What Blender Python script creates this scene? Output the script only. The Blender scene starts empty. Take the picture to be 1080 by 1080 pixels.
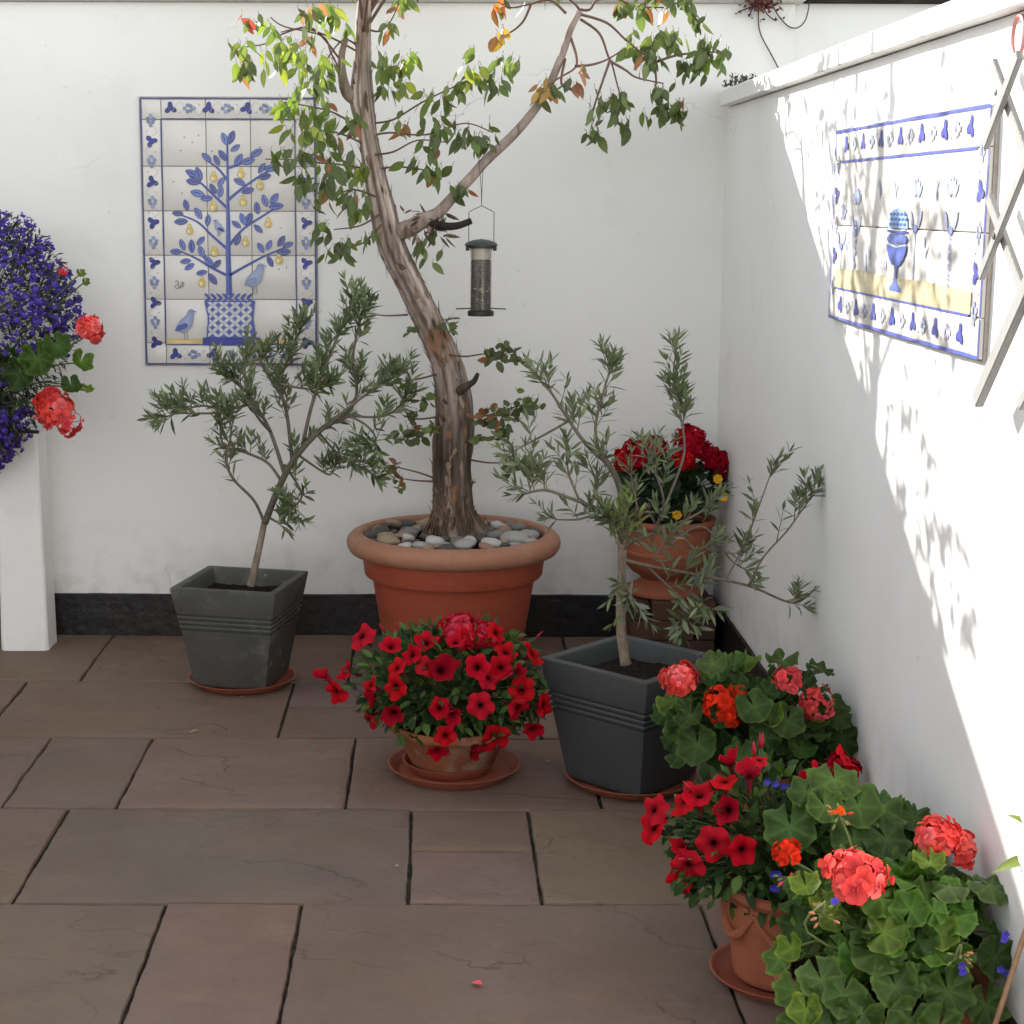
import bpy, math, random
from mathutils import Vector as V, Matrix, noise, Quaternion
random.seed(11)
R = random.Random(5)
C = bpy.context.scene.collection
PI = math.pi
def rad(a): return math.radians(a)

# ------------------------------------------------------------------ camera numbers
F, CX, CY, DIST, EYE = 1780., 457., 505., 5.8, 1.505
PITCH = math.atan(290 / 1780); ROLL = 0.003
FWD = V((0, math.cos(PITCH), -math.sin(PITCH))); UP = V((0, math.sin(PITCH), math.cos(PITCH))); RT = V((1, 0, 0))
EYEP = V((0, -DIST, EYE))
def ray(x, y):                       # where a measured point of the photograph lies, as a direction
    u = (x - CX) / F; v = -(y - CY) / F
    c, s = math.cos(ROLL), math.sin(ROLL)
    u, v = u * c - v * s, u * s + v * c
    return FWD + RT * u + UP * v
def PY(x, y, Y): d = ray(x, y); return EYEP + d * ((Y + DIST) / d.y)
def PZ(x, y, Z): d = ray(x, y); return EYEP + d * ((Z - EYE) / d.z)
def PX(x, y, X): d = ray(x, y); return EYEP + d * (X / d.x)
def PE(x, y, c, r):                  # on the near side of an ellipsoid (or beside its middle)
    d = ray(x, y); o = EYEP - c
    D = V((d.x / r[0], d.y / r[1], d.z / r[2])); O = V((o.x / r[0], o.y / r[1], o.z / r[2]))
    a, b, cc = D.dot(D), 2 * D.dot(O), O.dot(O) - 1
    q = b * b - 4 * a * cc
    t = (-b - math.sqrt(q)) / (2 * a) if q > 0 else -b / (2 * a)
    return EYEP + d * t

# ------------------------------------------------------------------ mesh builder
class MB:
    def __init__(s): s.v = []; s.f = []; s.c = []; s.m = []; s.sm = []
    def add(s, vs, fs, col=(1, 1, 1), mi=0, smooth=True, cols=None):
        n = len(s.v); s.v.extend([tuple(q) for q in vs])
        if cols: s.c.extend(cols)
        else: s.c.extend([col] * len(vs))
        for f in fs: s.f.append(tuple(i + n for i in f)); s.m.append(mi); s.sm.append(smooth)
        return n
    def box(s, lo, hi, col=(1, 1, 1), mi=0, mat=None, b=0.0):
        x0, y0, z0 = lo; x1, y1, z1 = hi
        if b <= 0:
            vs = [V(p) for p in ((x0,y0,z0),(x1,y0,z0),(x1,y1,z0),(x0,y1,z0),(x0,y0,z1),(x1,y0,z1),(x1,y1,z1),(x0,y1,z1))]
            fs = [(0,3,2,1),(4,5,6,7),(0,1,5,4),(1,2,6,5),(2,3,7,6),(3,0,4,7)]
        else:
            vs = []; 
            for zz, ins in ((z0, b), (z0 + b, 0), (z1 - b, 0), (z1, b)):
                for (px, py, sx, sy) in ((x0,y0,1,1),(x1,y0,-1,1),(x1,y1,-1,-1),(x0,y1,1,-1)):
                    vs.append(V((px + sx * (b + ins) , py + sy * ins, zz))); vs.append(V((px + sx * ins, py + sy * (b + ins), zz)))
            # order the eight points of each ring around
            o = [1, 0, 2, 3, 5, 4, 6, 7]
            vs = [vs[r * 8 + k] for r in range(4) for k in o]
            fs = [tuple(range(7, -1, -1)), tuple(range(24, 32))]
            for r in range(3):
                for k in range(8): fs.append((r*8+k, r*8+(k+1)%8, r*8+8+(k+1)%8, r*8+8+k))
        if mat: vs = [mat @ q for q in vs]
        s.add(vs, fs, col, mi, False)
    def loft(s, rings, closed=True, cap0=False, cap1=False, col=(1,1,1), mi=0, smooth=True, cols=None):
        n = len(rings[0]); vs = [p for r in rings for p in r]; fs = []
        for i in range(len(rings) - 1):
            for k in range(n if closed else n - 1):
                a, b = i*n + k, i*n + (k+1) % n
                fs.append((a, b, b + n, a + n))
        if cap0: fs.append(tuple(range(n - 1, -1, -1)))
        if cap1: fs.append(tuple((len(rings) - 1) * n + k for k in range(n)))
        s.add(vs, fs, col, mi, smooth, cols)
    def lathe(s, prof, c=(0,0,0), n=48, col=(1,1,1), mi=0, wob=None, cap0=False, cap1=False):
        c = V(c); rings = []
        for r, z in prof:
            ring = []
            for k in range(n):
                a = 2*PI*k/n; rr = r * (1 + (wob(a, z) if wob else 0))
                ring.append(c + V((rr*math.cos(a), rr*math.sin(a), z)))
            rings.append(ring)
        s.loft(rings, True, cap0, cap1, col, mi)
    def tube(s, pts, rads, n=8, col=(1,1,1), mi=0, cap=True, disp=None, colf=None):
        pts = [V(p) for p in pts]; rings = []; cols = [] if colf else None
        prev = None
        for i, p in enumerate(pts):
            t = (pts[min(i+1, len(pts)-1)] - pts[max(i-1, 0)])
            t = t.normalized() if t.length > 1e-9 else V((0,0,1))
            if prev is None:
                a = V((1,0,0)) if abs(t.x) < .8 else V((0,1,0)); a = (a - t*a.dot(t)).normalized()
            else: a = (prev - t*prev.dot(t)).normalized()
            prev = a; b = t.cross(a); ring = []
            for k in range(n):
                th = 2*PI*k/n; d = a*math.cos(th) + b*math.sin(th)
                r = rads[i] if not disp else rads[i] * (1 + disp(i / (len(pts)-1), th, p))
                q = p + d*r; ring.append(q)
                if colf: cols.append(colf(i / (len(pts)-1), th, q))
            rings.append(ring)
        s.loft(rings, True, cap, cap, col, mi, True, cols)
    def build(s, name, mat, parent=None, root=None, loc=None, sharp=40):
        me = bpy.data.meshes.new(name)
        off = V(loc) if loc is not None else (V(root) if root is not None else V((0,0,0)))
        me.from_pydata([(a-off.x, b-off.y, c-off.z) for a, b, c in s.v], [], s.f)
        ca = me.color_attributes.new('Col', 'FLOAT_COLOR', 'POINT')
        flat = []
        for c in s.c: flat.extend((c[0], c[1], c[2], 1.0))
        ca.data.foreach_set('color', flat)
        me.polygons.foreach_set('use_smooth', s.sm); me.polygons.foreach_set('material_index', s.m)
        for m in (mat if isinstance(mat, (list, tuple)) else [mat]): me.materials.append(m)
        me.update()
        if sharp: me.set_sharp_from_angle(angle=rad(sharp))
        o = bpy.data.objects.new(name, me); C.objects.link(o)
        if loc is not None: o.location = off
        if parent: o.parent = parent
        return o

def tag(o, label=None, cat=None, group=None, kind=None):
    if label: o['label'] = label
    if cat: o['category'] = cat
    if group: o['group'] = group
    if kind: o['kind'] = kind
    return o
def thing(name, label, cat, loc, group=None):
    o = bpy.data.objects.new(name, None); C.objects.link(o); o.location = loc; o.empty_display_size = .05
    return tag(o, label, cat, group)
def spline(pts, per=6):
    pts = [V(p) for p in pts]; out = []
    for i in range(len(pts) - 1):
        p0, p1, p2, p3 = pts[max(i-1,0)], pts[i], pts[i+1], pts[min(i+2, len(pts)-1)]
        for k in range(per):
            t = k / per
            out.append(.5*((2*p1) + (p2-p0)*t + (2*p0-5*p1+4*p2-p3)*t*t + (3*p1-p0-3*p2+p3)*t*t*t))
    out.append(pts[-1]); return out
def lerp(a, b, t): return a + (b - a) * t
def mix3(a, b, t): return tuple(a[i] + (b[i]-a[i])*t for i in range(3))
def jit(c, k=.2, r=R):
    f = 1 + r.uniform(-k, k); return (c[0]*f*(1+r.uniform(-.06,.06)), c[1]*f, c[2]*f*(1+r.uniform(-.1,.1)))
def rdir(r=R):
    while True:
        q = V((r.uniform(-1,1), r.uniform(-1,1), r.uniform(-1,1)))
        if .05 < q.length < 1: return q.normalized()

# ------------------------------------------------------------------ materials
def M(name, base=(.8,.8,.8), rough=.7, spec=.4, attr=False, var=(), bump=0, bscale=60, bdetail=6, stretch=None,
      transl=0, back=None, specks=None, metal=0, trans=0, coat=0):
    """var: list of (scale, colour, lo, hi) layers mixed over the base by noise; specks: (scale, colour, threshold)"""
    m = bpy.data.materials.new(name); m.use_nodes = True; nt = m.node_tree; N = nt.nodes; L = nt.links
    N.clear(); out = N.new('ShaderNodeOutputMaterial'); p = N.new('ShaderNodeBsdfPrincipled')
    p.inputs['Roughness'].default_value = rough; p.inputs['Specular IOR Level'].default_value = spec
    p.inputs['Metallic'].default_value = metal; p.inputs['Transmission Weight'].default_value = trans
    p.inputs['Coat Weight'].default_value = coat
    tc = N.new('ShaderNodeTexCoord'); vec = tc.outputs['Object']
    if stretch:
        mp = N.new('ShaderNodeMapping'); mp.inputs['Scale'].default_value = stretch; L.new(vec, mp.inputs['Vector']); vec = mp.outputs['Vector']
    if attr:
        a = N.new('ShaderNodeVertexColor'); a.layer_name = 'Col'; col = a.outputs['Color']
        if base != (.8,.8,.8):
            mx = N.new('ShaderNodeMix'); mx.data_type = 'RGBA'; mx.blend_type = 'MULTIPLY'; mx.inputs['Factor'].default_value = 1
            L.new(col, mx.inputs['A']); mx.inputs['B'].default_value = (*base, 1); col = mx.outputs['Result']
    else:
        rgb = N.new('ShaderNodeRGB'); rgb.outputs[0].default_value = (*base, 1); col = rgb.outputs[0]
    lay = list(var)
    if specks: lay.append((specks[0], specks[1], specks[2], specks[2] + .04))
    for i, (sc, c2, lo, hi) in enumerate(lay):
        n = N.new('ShaderNodeTexNoise'); n.inputs['Scale'].default_value = sc; n.inputs['Detail'].default_value = 7; n.inputs['Roughness'].default_value = .62
        ad = N.new('ShaderNodeVectorMath'); ad.operation = 'ADD'; ad.inputs[1].default_value = (3.1*i, 7.7*i, 1.3*i)
        L.new(vec, ad.inputs[0]); L.new(ad.outputs[0], n.inputs['Vector'])
        mr = N.new('ShaderNodeMapRange'); mr.inputs['From Min'].default_value = lo; mr.inputs['From Max'].default_value = hi
        L.new(n.outputs['Fac'], mr.inputs['Value'])
        mx = N.new('ShaderNodeMix'); mx.data_type = 'RGBA'
        if len(c2) == 4: mx.blend_type = 'MULTIPLY'
        L.new(mr.outputs['Result'], mx.inputs['Factor']); L.new(col, mx.inputs['A']); mx.inputs['B'].default_value = (*c2[:3], 1)
        col = mx.outputs['Result']
    if back:
        g = N.new('ShaderNodeNewGeometry'); mx = N.new('ShaderNodeMix'); mx.data_type = 'RGBA'
        L.new(g.outputs['Backfacing'], mx.inputs['Factor']); L.new(col, mx.inputs['A'])
        m2 = N.new('ShaderNodeMix'); m2.data_type = 'RGBA'; m2.inputs['Factor'].default_value = back[3]
        L.new(col, m2.inputs['A']); m2.inputs['B'].default_value = (*back[:3], 1); L.new(m2.outputs['Result'], mx.inputs['B'])
        col = mx.outputs['Result']
    L.new(col, p.inputs['Base Color'])
    if bump:
        n = N.new('ShaderNodeTexNoise'); n.inputs['Scale'].default_value = bscale; n.inputs['Detail'].default_value = bdetail
        L.new(vec, n.inputs['Vector']); b = N.new('ShaderNodeBump'); b.inputs['Strength'].default_value = 1; b.inputs['Distance'].default_value = bump
        L.new(n.outputs['Fac'], b.inputs['Height']); L.new(b.outputs['Normal'], p.inputs['Normal'])
    sh = p.outputs[0]
    if transl:
        t = N.new('ShaderNodeBsdfTranslucent'); hs = N.new('ShaderNodeMix'); hs.data_type = 'RGBA'; hs.blend_type = 'MULTIPLY'
        hs.inputs['Factor'].default_value = 1; L.new(col, hs.inputs['A']); hs.inputs['B'].default_value = (1.5, 1.6, .7, 1) if 'leaf' in name else (1.3, 1.0, 1.0, 1)
        L.new(hs.outputs['Result'], t.inputs['Color']); ms = N.new('ShaderNodeMixShader'); ms.inputs[0].default_value = transl
        L.new(sh, ms.inputs[1]); L.new(t.outputs[0], ms.inputs[2]); sh = ms.outputs[0]
    L.new(sh, out.inputs['Surface']); return m

m_wall = M('white_masonry_paint', (.80,.79,.765), .6, .3, var=[(1.3,(.755,.745,.715),.45,.75),(9,(.78,.77,.745),.5,.8)], bump=.0016, bscale=11, bdetail=6)
m_wall2 = M('white_masonry_paint_clean', (.82,.815,.80), .55, .3, var=[(2,(.775,.765,.75),.5,.8)], bump=.0016, bscale=11, bdetail=6)
def weather(m, seed, crack=.6):      # hairline cracks, grey scuffs, dried splashes in the lowest half metre
    nt = m.node_tree; N = nt.nodes; L = nt.links; p = next(n for n in N if n.type == 'BSDF_PRINCIPLED'); col = p.inputs['Base Color'].links[0].from_socket
    tc = N.new('ShaderNodeTexCoord'); mp = N.new('ShaderNodeMapping'); mp.inputs['Location'].default_value = (seed,seed*2,seed*3); L.new(tc.outputs['Object'], mp.inputs['Vector'])
    def nz(sc, de, dist=0, vec=None):
        n = N.new('ShaderNodeTexNoise'); n.inputs['Scale'].default_value = sc; n.inputs['Detail'].default_value = de; n.inputs['Distortion'].default_value = dist; L.new(vec or mp.outputs[0], n.inputs['Vector']); return n.outputs['Fac']
    def rng(v, a, b, c=0, d=1):
        n = N.new('ShaderNodeMapRange'); L.new(v, n.inputs['Value'])
        for k, q in zip(('From Min','From Max','To Min','To Max'), (a,b,c,d)): n.inputs[k].default_value = q
        return n.outputs[0]
    def mul(a, b):
        n = N.new('ShaderNodeMath'); n.operation = 'MULTIPLY'; L.new(a, n.inputs[0])
        if isinstance(b, float): n.inputs[1].default_value = b
        else: L.new(b, n.inputs[1])
        return n.outputs[0]
    def over(fac, c):
        nonlocal col
        x = N.new('ShaderNodeMix'); x.data_type = 'RGBA'; L.new(fac, x.inputs['Factor']); L.new(col, x.inputs['A']); x.inputs['B'].default_value = (*c,1); col = x.outputs['Result']
    ad = N.new('ShaderNodeVectorMath'); ad.operation = 'ADD'; w = N.new('ShaderNodeTexNoise'); w.inputs['Scale'].default_value = 5; w.inputs['Detail'].default_value = 5; L.new(mp.outputs[0], w.inputs['Vector'])
    sc = N.new('ShaderNodeVectorMath'); sc.operation = 'SCALE'; sc.inputs['Scale'].default_value = .22; L.new(w.outputs['Color'], sc.inputs[0]); L.new(mp.outputs[0], ad.inputs[0]); L.new(sc.outputs[0], ad.inputs[1])
    vo = N.new('ShaderNodeTexVoronoi'); vo.feature = 'DISTANCE_TO_EDGE'; vo.inputs['Scale'].default_value = 1.6; L.new(ad.outputs[0], vo.inputs['Vector'])
    over(mul(mul(rng(vo.outputs['Distance'], .0, .0045, 1, 0), rng(nz(1.9,2), .56, .64)), crack), (.42,.41,.39))
    over(mul(rng(nz(2.2,8,.4), .60, .74), .35), (.62,.60,.56))
    over(mul(rng(nz(34,4), .70, .76), .5), (.55,.53,.49))
    sp = N.new('ShaderNodeSeparateXYZ'); g = N.new('ShaderNodeNewGeometry'); L.new(g.outputs['Position'], sp.inputs[0])
    low = rng(sp.outputs['Z'], .15, .55, 1, 0); over(mul(mul(low, low), rng(nz(13,7), .48, .68, 0, .55)), (.50,.47,.42))
    L.new(col, p.inputs['Base Color'])
weather(m_wall, 1.7); weather(m_wall2, 4.1, .4)
m_trim = M('white_gloss_trim', (.80,.79,.77), .5, .3, var=[(7,(.72,.71,.68),.5,.75)], bump=.001, bscale=20)
m_plinth = M('black_bitumen_paint', (.008,.006,.006), .5, .4, var=[(3,(.018,.009,.008),.45,.65),(14,(.10,.085,.08),.66,.78)], bump=.006, bscale=25, bdetail=8)
m_slab = M('sandstone', attr=True, rough=.72, spec=.3, var=[(2.2,(.86,.82,.78,1),.4,.7),(6,(1.22,1.18,1.12,1),.52,.8),(40,(.78,.75,.72,1),.55,.8),(4,(.90,.89,.93,1),.52,.7)], specks=(28,(.03,.025,.02),.745))
def riven(m):                        # split-stone ledges and veins: stepped low noise as relief, dark in the breaks
    nt = m.node_tree; N = nt.nodes; L = nt.links; p = next(n for n in N if n.type == 'BSDF_PRINCIPLED'); col = p.inputs['Base Color'].links[0].from_socket
    tc = N.new('ShaderNodeTexCoord'); mp = N.new('ShaderNodeMapping'); mp.inputs['Scale'].default_value = (1.0,1.5,1); mp.inputs['Rotation'].default_value = (0,0,.5); L.new(tc.outputs['Object'], mp.inputs['Vector'])
    def nz(sc, de, ro=.55):
        n = N.new('ShaderNodeTexNoise'); n.inputs['Scale'].default_value = sc; n.inputs['Detail'].default_value = de; n.inputs['Roughness'].default_value = ro; L.new(mp.outputs[0], n.inputs['Vector']); return n
    def mt(op, a, b=None, c=None):
        n = N.new('ShaderNodeMath'); n.operation = op
        for i, q in enumerate((a, b, c)):
            if q is None: continue
            if isinstance(q, (int, float)): n.inputs[i].default_value = q
            else: L.new(q, n.inputs[i])
        return n.outputs[0]
    big = nz(1.7, 7, .5).outputs['Fac']; x8 = mt('MULTIPLY', big, 4.2); st = mt('FLOOR', x8); fr = mt('FRACT', x8)
    edge = N.new('ShaderNodeMapRange'); edge.inputs['From Min'].default_value = .0; edge.inputs['From Max'].default_value = .045; L.new(fr, edge.inputs['Value'])
    fine = nz(26, 9, .62).outputs['Fac']; h = mt('ADD', mt('ADD', st, edge.outputs[0]), mt('MULTIPLY', fine, .9))
    bu = N.new('ShaderNodeBump'); bu.inputs['Strength'].default_value = .8; bu.inputs['Distance'].default_value = .0024; L.new(h, bu.inputs['Height']); L.new(bu.outputs[0], p.inputs['Normal'])
    sel = N.new('ShaderNodeMapRange'); sel.inputs['From Min'].default_value = .52; sel.inputs['From Max'].default_value = .62; L.new(nz(2.3, 3).outputs['Fac'], sel.inputs['Value'])
    dark = mt('MULTIPLY', mt('SUBTRACT', 1.0, edge.outputs[0]), mt('MULTIPLY', sel.outputs[0], .65))
    mx = N.new('ShaderNodeMix'); mx.data_type = 'RGBA'; mx.blend_type = 'MULTIPLY'; L.new(dark, mx.inputs['Factor']); L.new(col, mx.inputs['A']); mx.inputs['B'].default_value = (.35,.32,.3,1)
    vein = nz(3.2, 5, .6); vr = N.new('ShaderNodeMapRange'); vr.inputs['From Min'].default_value = .46; vr.inputs['From Max'].default_value = .66; L.new(vein.outputs['Fac'], vr.inputs['Value'])
    m2 = N.new('ShaderNodeMix'); m2.data_type = 'RGBA'; m2.blend_type = 'MULTIPLY'; L.new(mt('MULTIPLY', vr.outputs[0], .55), m2.inputs['Factor']); L.new(mx.outputs['Result'], m2.inputs['A']); m2.inputs['B'].default_value = (1.06,.98,.86,1)
    L.new(m2.outputs['Result'], p.inputs['Base Color'])
riven(m_slab)
m_joint = M('dark_joint', (.020,.015,.012), .95, .1, var=[(30,(.05,.04,.028),.48,.62),(5,(.035,.03,.018),.5,.6)], bump=.004, bscale=120)
m_ground = M('garden_earth', (.09,.08,.05), .95, .1, var=[(2,(.06,.09,.03),.45,.6)], bump=.01, bscale=20)
m_coat_dark = M('weathered_coping', (.05,.042,.038), .9, .2, var=[(8,(.10,.09,.08),.5,.7)], bump=.008, bscale=40)
m_coat_grey = M('weathered_white_coping', (.62,.61,.58), .8, .2, var=[(6,(.4,.39,.36),.55,.75),(2,(.7,.69,.66),.4,.6)], bump=.005, bscale=40)
m_terra_big = M('terracotta_plastic', (.42,.090,.046), .5, .4, var=[(3,(.35,.072,.038),.4,.7)], specks=(14,(.36,.16,.11),.70), stretch=(1,1,5), bump=.0008, bscale=30)
m_terra_rim = M('bleached_terracotta_plastic', (.36,.165,.10), .6, .35, var=[(5,(.40,.215,.14),.45,.7),(30,(.30,.12,.07),.55,.75)], bump=.001, bscale=60)
m_terra = M('terracotta_clay', (.33,.125,.06), .85, .2, var=[(7,(.22,.07,.034),.4,.65),(6,(.36,.29,.22),.52,.68),(24,(.27,.10,.055),.55,.7)], bump=.0015, bscale=70)
m_terra2 = M('terracotta_clay_dark', (.32,.105,.055), .8, .25, var=[(6,(.26,.078,.042),.4,.65),(8,(.32,.20,.14),.66,.8)], bump=.0015, bscale=60)
m_saucer = M('terracotta_saucer', (.31,.092,.052), .5, .4, var=[(12,(.27,.075,.04),.45,.7),(20,(.40,.22,.15),.66,.78)], bump=.0006, bscale=60)
m_grey = M('grey_green_planter', (.070,.070,.062), .6, .35, var=[(5,(.048,.048,.042),.4,.7),(9,(.14,.14,.125),.54,.72)], specks=(20,(.22,.21,.19),.66), bump=.001, bscale=50)
m_grey2 = M('dark_grey_planter', (.052,.055,.056), .55, .4, var=[(4,(.043,.046,.048),.4,.7)], bump=.0008, bscale=60)
m_soil = M('soil', (.012,.009,.007), .95, .15, var=[(60,(.03,.02,.014),.5,.65)], specks=(90,(.08,.06,.045),.70), bump=.02, bscale=60)
m_brick = M('brown_brick', attr=True, rough=.85, spec=.2, var=[(18,(.7,.65,.6,1),.45,.7),(60,(1.3,1.2,1.2,1),.6,.8)], bump=.003, bscale=80)
m_bark = M('bark', attr=True, rough=.85, spec=.2, stretch=(1,1,.12), var=[(40,(.55,.5,.46,1),.48,.66),(90,(1.3,1.25,1.2,1),.55,.75)], bump=.012, bscale=60, bdetail=9)
m_twig = M('twig_bark', attr=True, rough=.8, spec=.25, var=[(60,(.7,.66,.62,1),.45,.7)], bump=.001, bscale=200)
m_leaf_euc = M('eucalyptus_leaf', attr=True, rough=.45, spec=.45, transl=.38, var=[(50,(.8,.85,.8,1),.5,.8)])
m_leaf_olive = M('olive_leaf', attr=True, rough=.42, spec=.5, transl=.15, back=(.21,.245,.16,.6), var=[(60,(.8,.85,.8,1),.5,.8)])
m_leaf_pel = M('pelargonium_leaf', attr=True, rough=.5, spec=.2, transl=.28, var=[(45,(.82,.86,.8,1),.45,.75)], bump=.0015, bscale=170)
m_leaf_small = M('soft_leaf', attr=True, rough=.55, spec=.3, transl=.25)
m_petal = M('petal', attr=True, rough=.7, spec=.06, transl=.18)
m_petal_lob = M('lobelia_petal', attr=True, rough=.5, spec=.25, transl=.2)
m_stem = M('green_stem', attr=True, rough=.6, spec=.3)
m_black = M('black_plastic', (.012,.012,.013), .45, .45, var=[(30,(.02,.02,.02),.5,.7)])
m_feedlid = M('dark_green_metal', (.035,.04,.038), .45, .5, var=[(40,(.05,.055,.05),.5,.7)])
m_wire = M('galvanised_wire', (.10,.10,.10), .45, .5, metal=.6)
m_seed = M('bird_seed', (.115,.088,.074), .9, .2, var=[(90,(.20,.16,.13),.5,.7)], specks=(70,(.36,.31,.26),.70), bump=.01, bscale=180)
m_husk = M('pale_seed', (.55,.48,.38), .8, .2, var=[(60,(.32,.25,.19),.5,.65)], bump=.006, bscale=150)
m_cleartube = M('clear_plastic_tube', (.95,.94,.90), .08, .5, trans=1.0)
m_tile = M('cream_glazed_tile', attr=True, rough=.28, spec=.45, var=[(6,(.96,.96,.96,1),.45,.75),(30,(.97,.965,.96,1),.5,.7)])
m_grout = M('grout', (.42,.38,.33), .9, .1, var=[(40,(.3,.27,.24),.5,.7)])
m_paint = M('tile_paint', attr=True, rough=.3, spec=.45, var=[(35,(1.5,1.4,1.2,1),.5,.8),(12,(.8,.85,.95,1),.4,.7)])
m_wood_white = M('weathered_white_wood', (.27,.272,.268), .75, .25, stretch=(14,14,3), var=[(5,(.27,.26,.23),.5,.7),(14,(.18,.17,.15),.66,.8)], bump=.002, bscale=12)
m_cane = M('bamboo_cane', (.30,.17,.09), .5, .4, var=[(20,(.22,.11,.06),.45,.7)], stretch=(8,8,1))
m_dry = M('dry_creeper', attr=True, rough=.9, spec=.1)
m_pink = M('faded_pink_metal', (.5,.2,.18), .5, .4, var=[(40,(.4,.15,.13),.5,.7)])
pebcols = [((.40,.39,.36),'pale grey'),((.22,.21,.195),'mid grey'),((.095,.085,.078),'dark grey'),((.36,.27,.18),'tan'),((.34,.22,.165),'pinkish brown'),((.55,.53,.49),'off white')]
m_peb = [M('pebble_stone_'+n.replace(' ','_'), c, .6, .35, var=[(25,tuple(q*.75 for q in c),.45,.7),(70,tuple(min(1,q*1.3) for q in c),.6,.75)], bump=.001, bscale=120) for c, n in pebcols]

# ------------------------------------------------------------------ ground and patio
g = MB(); g.add([(-60,-60,-.06),(60,-60,-.06),(60,60,-.06),(-60,60,-.06)], [(0,1,2,3)])
tag(g.build('ground', m_ground), kind='structure')

WX = .985                                   # face of the right-hand wall
pat = MB()
pat.add([(-4.2,-7.6,-.0075),(WX,-7.6,-.0075),(WX,0,-.0075),(-4.2,0,-.0075)], [(0,1,2,3)], mi=1)
SC = [(.176,.123,.092),(.184,.128,.097),(.166,.120,.094),(.172,.126,.100),(.180,.122,.097),(.158,.114,.096),(.172,.124,.094)]
def slab(x0, x1, y0, y1, seed):
    rs = random.Random(seed); col = jit(rs.choice(SC), .08, rs); gp = .0022
    x0 += gp + rs.uniform(0,.0016); x1 -= gp + rs.uniform(0,.002); y0 += gp*.6; y1 -= gp*.6
    nx = max(4, int((x1-x0)/.022)); ny = max(4, int((y1-y0)/.022)); oz = rs.uniform(-.0015,.0015); so = V((seed*3.7, seed*1.9, 0))
    ax = [0, .0025] + [lerp(.008, x1-x0-.008, k/nx) for k in range(nx+1)] + [x1-x0-.0025, x1-x0]
    ay = [0, .0025] + [lerp(.008, y1-y0-.008, k/ny) for k in range(ny+1)] + [y1-y0-.0025, y1-y0]
    vs = []; W = len(ax)
    for j, b in enumerate(ay):
        for i, a in enumerate(ax):
            e = min(i, j, W-1-i, len(ay)-1-j)
            q = V((a, b, 0)) + so
            h = noise.noise(q*3.1)*.0028 + noise.noise(q*11)*.0010
            s1 = noise.noise(V((q.x*2.2 + q.y*1.3, q.y*5.0 - q.x*1.6, 3.3)))
            h += .0030 * max(0, min(1, (s1 - .12) / .05)) - .0016 * max(0, min(1, (-s1 - .26) / .04))
            ex = (0, 0)
            if e == 0: h = -.008
            elif e == 1: h = h*.7 - .0012
            w = (noise.noise(q*9 + V((0,0,9)))*.0028 + noise.noise(q*34)*.0022) if e <= 2 else 0
            vs.append((x0 + a + (w if (i <= 2 or i >= W-3) else 0), y0 + b + (w if (j <= 2 or j >= len(ay)-3) else 0), h + oz))
    fs = [(j*W+i, j*W+i+1, (j+1)*W+i+1, (j+1)*W+i) for j in range(len(ay)-1) for i in range(W-1)]
    pat.add(vs, fs, col)
    n = W; H = len(ay); edge = [i for i in range(n)] + [j*n+n-1 for j in range(1,H)] + [(H-1)*n+i for i in range(n-2,-1,-1)] + [j*n for j in range(H-2,0,-1)]
    ring = [V(vs[i]) for i in edge]; low = [V((p.x, p.y, -.03)) for p in ring]
    pat.loft([low, ring], True, col=tuple(c*.55 for c in col), smooth=False)
rows = [
 (-.594, -.005, [-1.75,-1.125,-.271,.457,WX], {2: [-.275]}),
 (-1.165,-.594, [-1.95,-1.291,-.441,.312,WX], {2: [-.86]}),
 (-1.738,-1.165,[-2.0,-1.640,-1.086,-.798,-.219,.43,WX], {}),
 (-2.321,-1.738,[-1.75,-.916,-.052,.2405,.80,WX], {2: [-2.012]}),
 (-2.93, -2.321,[-1.45,-.578,-.2835,.5845,WX], {}),
 (-3.55, -2.93, [-1.6,-.75,.1,.4,WX], {}),
]
y = -3.55; rr = random.Random(3)
while y > -7.4:
    h = rr.choice([.3,.58,.58,.61]); xs = [-1.4 + rr.uniform(-.2,.2)]
    while xs[-1] < WX - .5: xs.append(xs[-1] + rr.choice([.3,.56,.86]))
    rows.append((y-h, y, xs + [WX], {})); y -= h
sd = 1
for y0, y1, xs, sp in rows:
    x = xs[0]; pre = []
    while x > -4.1: pre.insert(0, x - rr.choice([.58,.86,.86,.3])); x = pre[0]
    xs = pre + xs; k0 = len(pre)
    for i in range(len(xs)-1):
        cuts = sp.get(i - k0, []); ys = [y0] + cuts + [y1]
        for k in range(len(ys)-1):
            sd += 1; slab(xs[i], xs[i+1], ys[k], ys[k+1], sd)
tag(pat.build('patio', [m_slab, m_joint], sharp=50), kind='structure')

# ------------------------------------------------------------------ walls
def wavy_sheet(mb, o, ux, uz, nx, nz, nrm, amp, col=(1,1,1), mi=0):
    vs = []
    for j in range(nz+1):
        for i in range(nx+1):
            p = o + ux*(i/nx) + uz*(j/nz); h = (noise.noise(p*1.7)*.6 + noise.noise(p*6)*.4)*amp
            if i in (0,nx): h = 0
            vs.append(p + nrm*h)
    mb.add(vs, [(j*(nx+1)+i, j*(nx+1)+i+1, (j+1)*(nx+1)+i+1, (j+1)*(nx+1)+i) for j in range(nz) for i in range(nx)], col, mi)
WT = 2.165
bw = thing('garden_wall', 'tall white painted rear wall carrying the pear tree tile picture', 'wall', (-1, .1, 0))
w = MB(); w.box((-4.2,.006,-.06),(1.20,.22,WT)); wavy_sheet(w, V((-4.2,0,0)), V((5.4,0,0)), V((0,0,WT)), 160, 64, V((0,-1,0)), .004)
w.build('wall_face', m_wall, bw, (-1,.1,0))
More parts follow.
